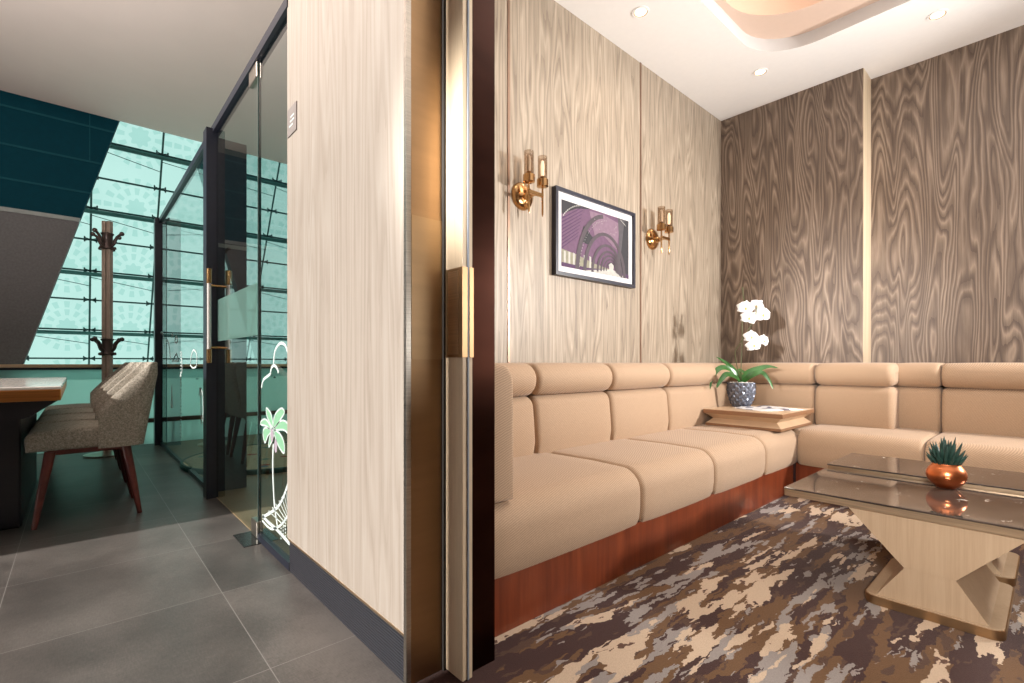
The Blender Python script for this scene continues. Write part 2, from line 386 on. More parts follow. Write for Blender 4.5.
def frit_glass():
    """curtain wall glass: teal tint with a printed pattern of big rosettes among small dots"""
    m = M('fritted teal glass'); m.n.remove(m.b)
    tc = m.node('ShaderNodeTexCoord'); sx = m.node('ShaderNodeSeparateXYZ'); m.link(tc.outputs['Object'], sx.inputs[0])
    x, z = sx.outputs[0], sx.outputs[2]
    def lattice(px, pz, ox, oz):
        u = m.math('SUBTRACT', m.math('FRACT', m.math('DIVIDE', m.math('ADD', x, 20+ox), px)), 0.5)
        v = m.math('SUBTRACT', m.math('FRACT', m.math('DIVIDE', m.math('ADD', z, 20+oz), pz)), 0.5)
        u = m.math('MULTIPLY', u, px); v = m.math('MULTIPLY', v, pz)
        return u, v, m.math('SQRT', m.math('ADD', m.math('MULTIPLY', u, u), m.math('MULTIPLY', v, v)))
    u, v, d = lattice(0.87, 0.98, -0.18, -0.42)
    ang = m.math('ARCTAN2', v, u)
    petals = m.math('MULTIPLY', m.math('COSINE', m.math('MULTIPLY', ang, 8)), 0.018)
    big = m.math('LESS_THAN', d, m.math('ADD', petals, 0.125))
    ringd = m.math('ABSOLUTE', m.math('SUBTRACT', d, 0.24))
    dots = m.math('MULTIPLY', m.math('LESS_THAN', ringd, 0.048), m.math('GREATER_THAN', m.math('COSINE', m.math('MULTIPLY', ang, 12)), 0.05))
    ringd2 = m.math('ABSOLUTE', m.math('SUBTRACT', d, 0.37))
    dots2 = m.math('MULTIPLY', m.math('LESS_THAN', ringd2, 0.05), m.math('GREATER_THAN', m.math('COSINE', m.math('MULTIPLY', ang, 16)), 0.1))
    pat = m.math('MAXIMUM', big, m.math('MAXIMUM', dots, dots2))
    col = m.mix(pat, (0.47, 0.72, 0.65), (0.37, 0.635, 0.565))
    cloud = m.noise(m.coord(), 1.2, 3, 0.5)
    col = m.mix(0.5, col, m.ramp(cloud, [(0.3, (0.80, 0.86, 0.86)), (0.7, (1, 1, 1))]), 'MULTIPLY')
    tr = m.node('ShaderNodeBsdfTransparent'); m.link(col, tr.inputs[0])
    tl = m.node('ShaderNodeBsdfTranslucent'); m.link(col, tl.inputs[0])
    b = m.node('ShaderNodeMixShader'); b.inputs[0].default_value = 0.35; m.link(tr.outputs[0], b.inputs[1]); m.link(tl.outputs[0], b.inputs[2])
    m.link(b.outputs[0], m.out.inputs[0]); return m.m
MAT['frit'] = frit_glass()
MAT['steel'] = plain('dark teal steel', (0.03, 0.085, 0.085), 0.45)
MAT['teal_slats'] = plain('deep teal cladding', (0.001, 0.046, 0.070), 0.8, spec=0.15)
MAT['slat_line'] = plain('teal cladding joint', (0.01, 0.085, 0.11), 0.8, spec=0.2)
MAT['grey_cladding'] = plain('grey fabric cladding', (0.17, 0.165, 0.17), 0.8, var=0.12, nscale=60)
MAT['light_strip'] = plain('pale metal strip', (0.34, 0.37, 0.36), 0.5)
MAT['tan_floor'] = plain('tan vinyl', (0.33, 0.235, 0.13), 0.45, var=0.1, nscale=4)

# ------------------------------------------------------------------ setting: floors, ceilings
CZ, LZ = 3.35, 3.02
def slab(name, mat, *a, **k): return obj(name, box(N(), *a), mat, kind='structure', **k)
slab('floor', MAT['tiles'], -3.2, 0.66, -3.0, 6.9, -0.1, 0)
slab('floor_playroom', MAT['tan_floor'], 0.66, 4.6, 2.2, 6.9, -0.1, 0.002)
slab('floor_lounge', MAT['carpet'], 0.66, 4.6, -3.0, 2.2, -0.1, 0.004)
slab('ceiling', MAT['corridor_paint'], -1.6, 0.76, -3.0, 6.45, CZ, CZ+0.15)
slab('ceiling_playroom', MAT['corridor_paint'], 0.76, 4.6, 2.21, 6.45, CZ, CZ+0.15)

def superloop(cx, cy, hx, hy, rad, n=10):
    pts = []
    for sx_, sy_, a0 in ((1, 1, 0), (-1, 1, 90), (-1, -1, 180), (1, -1, 270)):
        pts += arc(cx+sx_*(hx-rad), cy+sy_*(hy-rad), rad, a0, a0+90, n)
    return pts
def holed(bm, outer, inner, z, mi=0):
    a = [bm.verts.new((x, y, z)) for x, y in outer]; b = [bm.verts.new((x, y, z)) for x, y in inner]
    es = [bm.edges.new((a[i], a[(i+1) % len(a)])) for i in range(len(a))]+[bm.edges.new((b[i], b[(i+1) % len(b)])) for i in range(len(b))]
    r = bmesh.ops.triangle_fill(bm, edges=es, use_beauty=True)
    for g in r['geom']:
        if isinstance(g, bmesh.types.BMFace): g.material_index = mi
    return b
recess1 = superloop(2.62, 0.26, 1.10, 1.155, 0.36)
recess2 = superloop(2.42, 0.28, 1.04, 1.09, 0.42)
bm = N()
b1 = holed(bm, [(0.9, -3), (4.6, -3), (4.6, 2.2), (0.9, 2.2)], recess1, LZ)
t1 = [bm.verts.new((x, y, LZ+0.085)) for x, y in recess1]
for i in range(len(b1)): bm.faces.new((b1[i], b1[(i+1) % len(b1)], t1[(i+1) % len(b1)], t1[i])).material_index = 1
lc = obj('ceiling_lounge', bm, [MAT['white_paint'], MAT['rim_shade']], smooth=40, kind='structure')
bm = N()
b2 = holed(bm, superloop(2.62, 0.26, 1.102, 1.157, 0.36), recess2, LZ+0.085)
t2 = [bm.verts.new((x, y, LZ+0.20)) for x, y in recess2]
for i in range(len(b2)): bm.faces.new((b2[i], b2[(i+1) % len(b2)], t2[(i+1) % len(b2)], t2[i])).material_index = 1
obj('cove', bm, [MAT['peach_lit'], MAT['deep_peach_lit']], lc, smooth=40)
bm = N(); bm.faces.new([bm.verts.new((x, y, LZ+0.20)) for x, y in recess2])
obj('light_membrane', bm, MAT['luminous'], lc)

# ------------------------------------------------------------------ lounge walls
YL, XB, XB2, YS = 2.0, 4.31, 4.53, 0.943
slab('wall_left', MAT['wall_wood'], 0.78, XB, YL, YL+0.2, 0, LZ+0.3)
bm = N(); box(bm, XB, XB+0.4, YS, YL+0.2, 0, LZ+0.3)
wb = obj('wall_back', bm, MAT['back_wood'], kind='structure')
bm = N(); box(bm, XB2, XB2+0.2, -3, YS, 0, LZ+0.3)
obj('wall_back_right', bm, MAT['back_wood'], kind='structure')
bm = N(); box(bm, XB+0.004, XB2, YS-0.004, YS, 0, LZ)
obj('trim_1', bm, MAT['leaf_wood'], kind='structure')  # paler veneer paints in the bright light on the step's side face
slab('block_wall_left', MAT['corridor_paint'], -1.75, -1.6, -3.0, 1.12, 0, CZ)  # unseen wall added to keep the sun out of the lounge
slab('block_wall_left_far', MAT['corridor_paint'], -1.75, -1.6, 5.0, 6.5, 0, CZ)  # unseen wall added to cut sky light from the far left
slab('block_wall_behind', MAT['corridor_paint'], -1.75, 0.8, -3.15, -3.0, 0, CZ)  # unseen end wall added to hold back sky light
slab('wall_right', MAT['wall_wood'], 0.78, 4.6, -3.2, -3.0, 0, LZ+0.3)
slab('wall_front', MAT['wall_wood'], 0.66, 0.9, -3.0, -0.95, 0, CZ)
for i, x in enumerate((1.766, 3.04)):
    slab('trim_%d' % (i+2), MAT['joint'], x-0.008, x+0.008, YL-0.004, YL+0.004, 0.8, LZ)

# the thick wall between corridor and lounge: bleached oak face, brass jamb, sliding leaf, bronze jamb
XW = 0.645
bm = N(); box(bm, XW, 0.745, 1.14, 2.10, 0.135, CZ)
wp = obj('wall_corridor', bm, MAT['white_wood'], kind='structure')
slab('wall_corridor_core', MAT['wall_wood'], 0.800, 0.895, 1.115, 2.2, 0, CZ)
slab('wall_playroom', MAT['corridor_paint'], 0.745, XB, 2.2, 2.25, 0, CZ)
slab('baseboard_corridor', MAT['skirting'], XW+0.004, 0.745, 1.14, 2.085, 0, 0.128)
slab('trim_4', MAT['gold_edge'], XW-0.002, 0.72, 1.14, 2.086, 0.128, 0.135)
slab('trim_5', MAT['nickel'], XW-0.004, XW+0.010, 1.128, 1.142, 0, CZ)
bm = N(); box(bm, XW+0.010, 0.752, 1.130, 1.142, 0, CZ)
jb = obj('trim_6', bm, MAT['brass'], kind='structure')
bm = N(); box(bm, XW+0.011, 0.7515, 1.127, 1.131, 0.86, 1.24); obj('strike_plate', bm, MAT['strike'], jb, label='lighter gold plate set in the brass jamb')
slab('trim_7', MAT['dark_gap'], 0.752, 0.758, 1.120, 1.142, 0, CZ)
door = struct_root('door_1', (0.785, 1.04, 0))
obj('door_leaf', box(N(), 0.760, 0.776, 1.045, 2.0, 0.006, LZ+0.1, 0.0015, 1), MAT['leaf_wood'], door)
obj('gasket', box(N(), 0.776, 0.781, 1.042, 1.9, 0.006, LZ+0.1), MAT['gasket'], door)
obj('leaf_edge', box(N(), 0.781, 0.793, 1.045, 1.9, 0.006, LZ+0.1), MAT['leaf_wood'], door)
bm = N()
for a in ((0.7585, 0.760, 1.047, 1.122, 0.865, 1.105), (0.7585, 0.776, 1.0425, 1.047, 0.865, 1.105)): box(bm, *a)
dh = obj('door_handle', bm, MAT['brass'], door, label='wrap-around brass pull plate')
bm = N(); box(bm, 0.7570, 0.7586, 1.060, 1.108, 0.873, 1.097); obj('finger_recess', bm, MAT['gold_edge'], dh)
bm = N(); box(bm, 0.781, 0.7945, 1.0405, 1.045, 0.865, 1.105); obj('edge_plate', bm, MAT['brass'], door)
slab('trim_8', MAT['bronze'], 0.806, 0.888, 1.065, 1.115, 0, LZ+0.3)
slab('trim_9', MAT['bronze'], 0.795, 0.806, 1.075, 1.115, 0, LZ+0.3)
# room sign on the bleached oak
sg = thing('room_sign', 'small grey rectangular sign high on the pale wood panel beside the glass', 'sign', (XW, 2.0, 1.6))
obj('sign_plate', box(N(), XW-0.004, XW, 1.98, 2.083, 1.765, 1.875), plain('sign grey', (0.20, 0.175, 0.165), 0.5), sg)
bm = N()
for (yy0, yy1, z) in ((2.005, 2.045, 1.832), (2.002, 2.03, 1.815), (2.034, 2.05, 1.815), (2.02, 2.062, 1.798)):
    box(bm, XW-0.0048, XW-0.004, yy0, yy1, z, z+0.006)
obj('sign_lettering', bm, MAT['white_decal'], sg)

# ------------------------------------------------------------------ glass partition of the playroom (plane X = 0.65)
XG = 0.650; GT = 2.305
def on_glass(px, py):
    a = (px-512)/F
    d = XG/(CT+ST*a); return (ST*d-CT*a*d, H-(py-363)/F*d)      # (Y, Z) on the partition plane
w1 = struct_root('window_1', (XG, 3.0, 0))
obj('fixed_pane', box(N(), XG+0.006, XG+0.016, 2.09, 2.56, 0.03, GT), MAT['glass'], w1)
obj('bottom_channel', box(N(), XG-0.002, XG+0.024, 2.09, 2.56, 0, 0.032), MAT['navy_metal'], w1)
obj('side_pane', box(N(), XG+0.006, XG+0.016, 3.60, 6.20, 0.03, GT), MAT['glass'], w1)
obj('bottom_channel', box(N(), XG-0.002, XG+0.024, 3.60, 6.2, 0, 0.03), MAT['navy_metal'], w1)
obj('post', box(N(), XG-0.045, XG+0.02, 3.53, 3.63, 0, GT+0.02), MAT['navy_metal'], w1)
obj('post', box(N(), XG-0.045, XG+0.02, 6.18, 6.29, 0, GT+0.04), MAT['navy_metal'], w1)
obj('top_rail', box(N(), XG-0.010, XG+0.035, 2.09, 6.2, GT, GT+0.045), MAT['navy_metal'], w1)
d2 = struct_root('door_2', (XG, 2.57, 0))
obj('door_pane', box(N(), XG+0.006, XG+0.016, 2.575, 3.51, 0.012, GT-0.006), MAT['glass'], d2)
obj('frosted_band', box(N(), XG+0.003, XG+0.0055, 2.58, 3.46, 0.985, 1.24), MAT['frost'], d2)
obj('pane_edge', box(N(), XG+0.004, XG+0.018, 2.564, 2.574, 0.012, GT-0.006), plain('dark green glass edge', (0.05, 0.085, 0.08), 0.2), d2)
obj('top_patch', box(N(), XG-0.004, XG+0.026, 2.565, 2.70, GT-0.075, GT, 0.003, 1), MAT['nickel'], d2)
obj('bottom_patch', box(N(), XG-0.004, XG+0.026, 2.560, 2.66, 0.006, 0.085, 0.003, 1), MAT['nickel'], d2)
obj('floor_plate', box(N(), XG-0.075, XG+0.075, 2.49, 2.70, 0.0, 0.004), plain('floor spring cover', (0.10, 0.11, 0.11), 0.25, 0.8), d2)
for sgn, y, nm in ((-1, 3.45, 'inner'), (1, 3.45, 'outer')):
    x = XG+0.011+sgn*0.055
    bm = N()
    for z0, z1 in ((0.85, 0.935), (1.338, 1.427)): lathe(bm, [(0.014, z0), (0.014, z1)], (x, y, 0), 16)
    for z in (0.945, 1.325): tube(bm, [(x, y, z), (XG+0.011, y, z)], 0.007)
    h_ = obj('door_handle', bm, MAT['brass_pol'], d2, smooth=40)
    bm = N(); lathe(bm, [(0.0115, 0.935), (0.0115, 1.338)], (x, y, 0), 16)
    obj('grip', bm, plain('satin grip '+nm, (0.55, 0.52, 0.50), 0.25, 0.3), h_, smooth=40)

# vinyl drawings stuck on the panes
def ribbon(bm, pts, wd, x=XG+0.0035, closed=False):
    P = [Vector(p) for p in pts]
    n = len(P); L = []; R = []
    for i in range(n):
        a = P[(i-1) % n] if closed or i > 0 else P[i]; b = P[(i+1) % n] if closed or i < n-1 else P[i]
        t = (b-a).normalized(); nn = Vector((-t.y, t.x))*wd/2
        for lst, s_ in ((L, 1), (R, -1)):
            lst.append((bm.verts.new((x, P[i].x+nn.x*s_, P[i].y+nn.y*s_)), bm.verts.new((x+0.0012, P[i].x+nn.x*s_, P[i].y+nn.y*s_))))
    for i in range(n if closed else n-1):
        j = (i+1) % n
        bm.faces.new((L[i][0], L[j][0], R[j][0], R[i][0])); bm.faces.new((L[i][1], R[i][1], R[j][1], L[j][1]))
        bm.faces.new((L[i][0], L[i][1], L[j][1], L[j][0])); bm.faces.new((R[i][0], R[j][0], R[j][1], R[i][1]))
def G(pts, sm=5):
    q = [on_glass(*p) for p in pts]
    return [Vector((v.x, v.y)) for v in spline([(a, b, 0) for a, b in q], sm)] if sm else [Vector(a) for a in q]
bm = N()
ribbon(bm, G([(272.4, 444), (271.8, 462), (272.3, 485), (273.5, 505), (276.5, 527)]), 0.016)
obj('palm_trunk_decal', bm, MAT['white_decal'], w1)
leaves = [[(271, 427), (266, 416), (265.5, 408), (270, 414), (272, 425)], [(272, 427), (274, 415), (280, 408.5), (283.5, 412), (280, 419), (273.5, 428)],
          [(273, 428), (280, 421), (286, 423), (289.5, 436), (283, 430), (274, 430)], [(270.5, 428), (265, 419.5), (260.5, 421), (260, 424.5), (265, 426), (270, 430)],
          [(270, 429), (264, 428), (262, 433), (264, 443), (267, 436), (271, 431)], [(273.5, 430), (279, 434), (283, 443), (283, 453.5), (277, 445), (273, 433)], [(271.5, 430), (268.5, 438), (268, 447), (271, 441), (273.5, 432)]]
bmg, bmw = N(), N()
for L in leaves:
    g = G(L+[L[0]], 4)[:-1]
    prism(bmg, [(v.x, v.y) for v in g], XG+0.0045, XG+0.0055, lambda a, b, c: (c, a, b))
    ribbon(bmw, g, 0.007, closed=True)
obj('palm_leaf_decal', bmg, MAT['green_decal'], w1); obj('palm_outline_decal', bmw, MAT['white_decal'], w1)
bm = N()
for cx, cy in ((271.2, 435.5), (275, 446)):
    c = on_glass(cx, cy); prism(bm, [(c[0]+0.020*math.cos(a), c[1]+0.030*math.sin(a)) for a in [k*PI/8 for k in range(16)]], XG+0.0025, XG+0.0035, lambda a, b, c_: (c_, a, b))
obj('coconut_decal', bm, MAT['mauve_decal'], w1)
bm = N()
ribbon(bm, G([(260.5, 388), (262.5, 380), (267, 376), (269.5, 374)]), 0.013)
ribbon(bm, G([(269.5, 374), (270.5, 368), (273, 365.5), (276, 368), (277.5, 373)]), 0.013)
ribbon(bm, G([(272.5, 364), (274, 351), (279, 343.5), (284, 345), (287.6, 355)]), 0.013)
ribbon(bm, G([(289.5, 475), (284, 493), (276, 508), (261.5, 517.5)]), 0.014)
ribbon(bm, G([(261.5, 516), (268, 523), (277, 531), (289.5, 545)]), 0.016)
ribbon(bm, G([(261.5, 521), (270, 529), (280, 525), (289.5, 512)]), 0.011)
for k in range(10):
    t = k/9
    a = on_glass(288.5-15*t*t-6*t, 480+31*t); b = on_glass(289.3-5*t, 500+27*t)
    ribbon(bm, [Vector(a), Vector(b)], 0.004)
for i in range(5):
    for j in range(4):
        c = on_glass(280+i*2.2, 528.5-i*2.2+j*3.4+i*1.0)
        prism(bm, [(c[0]+0.005*math.cos(q*PI/3), c[1]+0.005*math.sin(q*PI/3)) for q in range(6)], XG+0.0035, XG+0.0047, lambda a, b, c_: (c_, a, b))
obj('hammock_and_cloud_decal', bm, MAT['white_decal'], w1)
bm = N()
for pts, cl in (([(159, 343), (160, 334), (161.5, 332), (163, 337), (163.2, 345)], 0), ([(163, 354), (164.5, 343), (166.5, 340), (168.5, 347), (169.6, 360)], 0),
                ([(171.5, 361), (175.5, 353.5), (178, 361)], 1), ([(189.5, 365), (190.5, 356), (193, 350), (196, 355), (195.6, 366), (192, 368)], 1),
                ([(174, 341), (175.5, 336), (176.8, 341), (175.3, 343)], 1), ([(171, 335), (172, 333), (171.5, 337)], 0),
                ([(180.5, 352), (181.5, 370), (179.5, 376), (180.8, 386)], 0), ([(200.5, 424), (200, 400), (199, 388.5), (202, 395), (202.4, 424)], 0),
                ([(198, 396), (199, 388), (201, 396)], 0), ([(204, 348), (203, 352), (204, 358), (202.6, 366)], 0)):
    ribbon(bm, G(pts, 0 if len(pts) == 3 else 4), 0.013, closed=bool(cl))
p = [on_glass(*q) for q in ((170.2, 408), (171, 384), (172, 408))]
prism(bm, [tuple(q) for q in p], XG+0.0035, XG+0.0047, lambda a, b, c_: (c_, a, b))
for k in range(26):
    a = on_glass(180.3, 352+k*3.4); ribbon(bm, [Vector((a[0]-0.03, a[1])), Vector((a[0]+0.03, a[1]))], 0.008)
obj('skyline_decal', bm, MAT['white_decal'], w1)

# dark piers behind the glass
for nm, x0, x1, y in (('wall_pier', 0.685, 0.867, 3.68), ('wall_pier_far', 0.70, 0.81, 6.05)):
    bm = N(); box(bm, x0, x1, y, y+0.12, 0, 2.24)
    o = obj(nm, bm, MAT['navy_stone'], kind='structure')
    bm = N(); box(bm, x0, x1, y, y+0.12, 2.24, 2.335); obj('pier_cap', bm, plain(nm+' cap', (0.16, 0.15, 0.145), 0.6), o)
    bm = N(); box(bm, x0, x1, y-0.004, y, 1.615, 1.64); obj('pier_strip', bm, MAT['light_strip'], o)

# ------------------------------------------------------------------ far side: cladding wall, railing, curtain wall
YC = 6.52
def clad(bm, z0, z1, y0=YC, mi=0):
    e = lambda z: -0.37+(z-0.85)*(0.326+0.37)/(3.35-0.85)
    prism(bm, [(-4, z0), (e(z0), z0), (e(z1), z1), (-4, z1)], y0, YC+0.15, lambda a, b, c: (a, c, b), mi)
bm = N(); clad(bm, 2.30, 3.6); wf = obj('wall_far', bm, MAT['teal_slats'], kind='structure')
bm = N()
for z in (2.56, 2.88, 3.235): clad(bm, z, z+0.018, YC-0.006)
box(bm, 0.10, 0.108, YC-0.004, YC, 2.88, 3.5)
obj('cladding_joint', bm, MAT['slat_line'], wf)
bm = N(); clad(bm, 2.262, 2.30, YC-0.01); obj('metal_strip', bm, MAT['light_strip'], wf)
bm = N(); clad(bm, 0, 2.262); obj('grey_panel', bm, MAT['grey_cladding'], wf)

rl = thing('balustrade', 'low teal glass balustrade with metal rails along the far side', 'railing', (0.5, 6.35, 0))
obj('top_rail', box(N(), -3.6, 4.6, 6.33, 6.39, 0.806, 0.838, 0.004, 1), MAT['gold_edge'], rl)
obj('rail_base', box(N(), -3.6, 4.6, 6.335, 6.385, 0.785, 0.806), MAT['navy_metal'], rl)
obj('lower_rail', box(N(), -3.6, 4.6, 6.33, 6.37, 0.225, 0.27, 0.004, 1), plain('brown rail', (0.13, 0.10, 0.075), 0.4, 0.4), rl)
obj('glass_band', box(N(), -3.6, 4.6, 6.35, 6.36, 0.69, 0.785), MAT['rail_glass_top'], rl)
obj('glass_panel', box(N(), -3.6, 4.6, 6.352, 6.362, 0.27, 0.69), MAT['rail_glass'], rl)
obj('glass_panel', box(N(), -3.6, 4.6, 6.352, 6.362, 0.0, 0.225), MAT['rail_glass'], rl)
for x in (-0.55, 0.22, 1.0, 1.8, 2.6):
    bm = N(); lathe(bm, [(0.012, 0), (0.012, 0.02)], (0, 0, 0), 12); bm.transform(Matrix.Rotation(PI/2, 4, 'X')); bm.transform(Matrix.Translation((x, 6.35, 0.675)))
    obj('clip', bm, MAT['steel'], rl)
for x in (-0.15, 0.35, 0.42, 0.53, 1.0, 1.1, 1.5, 2.0, 2.1, 2.6, 3.1):
    obj('short_post', box(N(), x-0.007, x+0.007, 6.365, 6.379, 0, 0.225), plain('short post', (0.16, 0.14, 0.12), 0.5, 0.3), rl)

def cw(x, k, off=0.0): return (x, 12.0-0.65*k+off, H+k)
cwr = struct_root('window_2', (1, 12, 0))
zk = (-2.2, -1.7, -1.2, -0.7, -0.42, 0.084, 0.593, 1.10, 1.565, 2.034, 2.49, 2.92, 3.4, 3.9, 4.4, 5.0)
bm = N(); f = bm.faces.new([bm.verts.new(cw(x, k)) for x, k in ((-8, -2.4), (14, -2.4), (14, 6.5), (-8, 6.5))])
obj('glazing', bm, MAT['frit'], cwr)
bm = N()
for i, k in enumerate(zk):
    tube(bm, [cw(-8, k, -0.05), cw(14, k, -0.05)], 0.016, 6)
obj('transom', bm, MAT['steel'], cwr)
bm = N()
for i, k in enumerate(zk):
    if i % 2 == 0: tube(bm, [cw(-8, k-0.06, -0.12), cw(14, k-0.06, -0.12)], 0.036, 6)
obj('tube_beam', bm, plain('green grey steel', (0.07, 0.20, 0.19), 0.4), cwr)
mull = (-3.3, -2.44, -1.56, -0.69, 0.18, 1.05, 2.80, 3.67, 4.54, 5.4, 6.3, 7.2)
bm = N()
for x in mull: tube(bm, [cw(x, -2.4, -0.05), cw(x, 6, -0.05)], 0.015, 6)
obj('mullion', bm, MAT['steel'], cwr)
bm = N()
for i, k in enumerate(zk):
    if i % 2 == 0:
        for a, b in zip(mull, mull[1:]): tube(bm, [cw(a, k-0.10, -0.06), cw(b, k-0.24, -0.06)], 0.006, 5)
obj('tension_cable', bm, MAT['steel'], cwr)
bm = N()
for x in mull[2:9]:
    for k in zk[3:13]:
        c = Vector(cw(x, k, -0.08))
        for sx_ in (-1, 1):
            for sz_ in (-1, 1): tube(bm, [c, c+Vector((0.07*sx_, 0, 0.022*sz_))], 0.009, 5)
            tube(bm, [c+Vector((0.075*sx_, 0, -0.045)), c+Vector((0.075*sx_, 0, 0.045))], 0.011, 5)
obj('spider_fitting', bm, MAT['steel'], cwr)
# ground outside the glazing, far below the view
slab('floor_outside', plain('pale outside paving', (0.35, 0.55, 0.52), 0.8), -8, 14, 6.9, 16, -1.6, -1.5)

# ------------------------------------------------------------------ playroom rug
rg = thing('play_rug', 'round cream play mat with coloured shapes behind the glass door', 'rug', (1.30, 4.66, 0.002))
def ragmat():
    m = M('play mat print'); v = m.node('ShaderNodeTexVoronoi'); v.inputs['Scale'].default_value = 5.5; m.link(m.coord(), v.inputs['Vector'])
    sep = m.node('ShaderNodeSeparateColor'); m.link(v.outputs['Color'], sep.inputs[0])
    c = m.ramp(sep.outputs[0], [(0, (0.42, 0.10, 0.05)), (0.3, (0.16, 0.30, 0.22)), (0.55, (0.55, 0.30, 0.06)), (0.75, (0.12, 0.22, 0.28))], 'CONSTANT')
    m.base(m.mix(m.math('LESS_THAN', v.outputs['Distance'], 0.24), (0.56, 0.47, 0.30), c)); return m.set(0.8)
obj('mat_top', lathe(N(), [(0.655, 0.002), (0.655, 0.035)], (1.30, 4.66, 0), 48), ragmat(), rg)
obj('mat_rim', lathe(N(), [(0.655, 0.002), (0.675, 0.002), (0.68, 0.025), (0.672, 0.040), (0.655, 0.040), (0.655, 0.002)], (1.30, 4.66, 0), 48, cap=False), plain('teal piping', (0.01, 0.07, 0.06), 0.5), rg, smooth=40)

# ------------------------------------------------------------------ conference table and chairs
tb = thing('conference_table', 'long meeting table with white top, copper edge and black pedestal', 'table', (-0.75, 4.2, 0))
tx0, tx1, ty0, ty1 = -2.3, -0.05, 3.10, 5.0
obj('tabletop', box(N(), tx0, tx1, ty0, ty1, 0.728, 0.742, 0.003, 1), plain('white tabletop', (0.72, 0.68, 0.64), 0.12, var=0.03, nscale=5), tb)
obj('table_edge', box(N(), tx0+0.002, tx1-0.002, ty0+0.002, ty1-0.002, 0.675, 0.728, 0.004, 2), brushed('copper table edge', (0.62, 0.27, 0.085), 0.3, (3, 3, 100)), tb)
bm = N(); prism(bm, [(tx0+0.05, 0.675), (tx1-0.01, 0.675), (-0.16, 0.60), (-0.19, 0.59), (tx0+0.3, 0.59)], ty0+0.06, ty1-0.06, lambda a, b, c: (a, c, b)); obj('under_frame', bm, MAT['black'], tb)
obj('pedestal', box(N(), -2.0, -0.21, 3.56, 4.9, 0.0, 0.60, 0.01, 1), MAT['black'], tb)

def make_chair(label):
    """tub chair facing -X; local origin at the middle of its footprint"""
    t = thing('tub_chair', label, 'chair', (0, 0, 0), 0, 'tweed chairs along the conference table')
    L = dict(parent=t, world=False)
    # seat
    bm = N(); prof = [(-0.245, 0.395)]+arc(-0.205, 0.455, 0.045, 180, 90, 5)+[(-0.05, 0.508), (0.10, 0.503), (0.19, 0.498), (0.19, 0.395)]
    pillow(bm, prof, -0.235, 0.235, lambda u, p_, q: (p_, u, q), 0.025, 4, 6)
    obj('seat', bm, MAT['tweed'], smooth=60, **L)
    # wrap-around back: plan path from near arm front around to far arm front
    path = []; X0, X1, HW, RC = 0.035, 0.235, 0.245, 0.06
    for i in range(9): path.append((X0+(X1-RC-X0)*i/9, -HW))
    path += [(x, y) for x, y in arc(X1-RC, -HW+RC, RC, 270, 360, 6)]
    for i in range(1, 6): path.append((X1, -HW+RC+(2*HW-2*RC)*i/6))
    path += [(x, y) for x, y in arc(X1-RC, HW-RC, RC, 0, 90, 6)]
    for i in range(1, 10): path.append((X1-RC-(X1-RC-X0)*i/9, HW))
    n = len(path)
    bm = N(); outer = []; inner = []; zb = 0.39
    MZ = 7
    for i, (x, y) in enumerate(path):
        a = Vector(path[max(i-1, 0)]); b = Vector(path[min(i+1, n-1)]); tt = (b-a).normalized(); nn = Vector((tt.y, -tt.x))
        s_ = min(1, max(0, (x-0.035)/0.165)); top = 0.59+0.262*s_
        oc, ic = [], []
        for k in range(MZ+1):
            z = zb+(top-zb)*k/MZ
            lean = 0.075*max(0, (z-0.39)/0.46)*min(1, max(0, (x-0.035)/0.16))
            th = 0.055*(1-0.45*(k/MZ))
            rnd = 0.012 if k == MZ else 0
            oc.append(bm.verts.new((x+lean+nn.x*(0-rnd), y+nn.y*(0-rnd), z)))
            ic.append(bm.verts.new((x+lean-nn.x*(th-rnd), y-nn.y*(th-rnd), z+(0.0 if k < MZ else 0.004))))
        outer.append(oc); inner.append(ic)
    for i in range(n-1):
        for k in range(MZ):
            bm.faces.new((outer[i][k], outer[i+1][k], outer[i+1][k+1], outer[i][k+1]))
            bm.faces.new((inner[i][k], inner[i][k+1], inner[i+1][k+1], inner[i+1][k]))
        bm.faces.new((outer[i][MZ], outer[i+1][MZ], inner[i+1][MZ], inner[i][MZ]))
        bm.faces.new((outer[i][0], inner[i][0], inner[i+1][0], outer[i+1][0]))
    for i in (0, n-1):
        for k in range(MZ): bm.faces.new((outer[i][k], outer[i][k+1], inner[i][k+1], inner[i][k]))
    obj('backrest', bm, MAT['tweed'], smooth=50, **L)
    # under-frame and tapered splayed legs
    bm = N(); box(bm, -0.17, 0.17, -0.17, 0.17, 0.365, 0.395, 0.004, 1); obj('seat_frame', bm, MAT['mahogany'], **L)
    for sx_, sy_ in ((-1, -1), (-1, 1), (1, -1), (1, 1)):
        bm = N(); tube(bm, [(sx_*0.155, sy_*0.165, 0.385), (sx_*0.185, sy_*0.18, 0.2), (sx_*0.215, sy_*0.2, 0.0)], [0.024, 0.019, 0.012], 12)
        obj('leg', bm, MAT['mahogany'], smooth=50, **L)
    return t
chair_labels = ['grey tweed tub chair with mahogany legs, nearest of the row at the table',
                'second tweed tub chair in the row, just behind the nearest one',
                'third tweed tub chair in the row, seat showing past the nearer two',
                'farthest tweed tub chair in the row, only its dim seat showing']
c0 = make_chair(chair_labels[0])
for i in range(4):
    c = c0 if i == 0 else copy_tree(c0)
    c.location = (0.055, 3.675+0.545*i, 0); c['label'] = chair_labels[i]

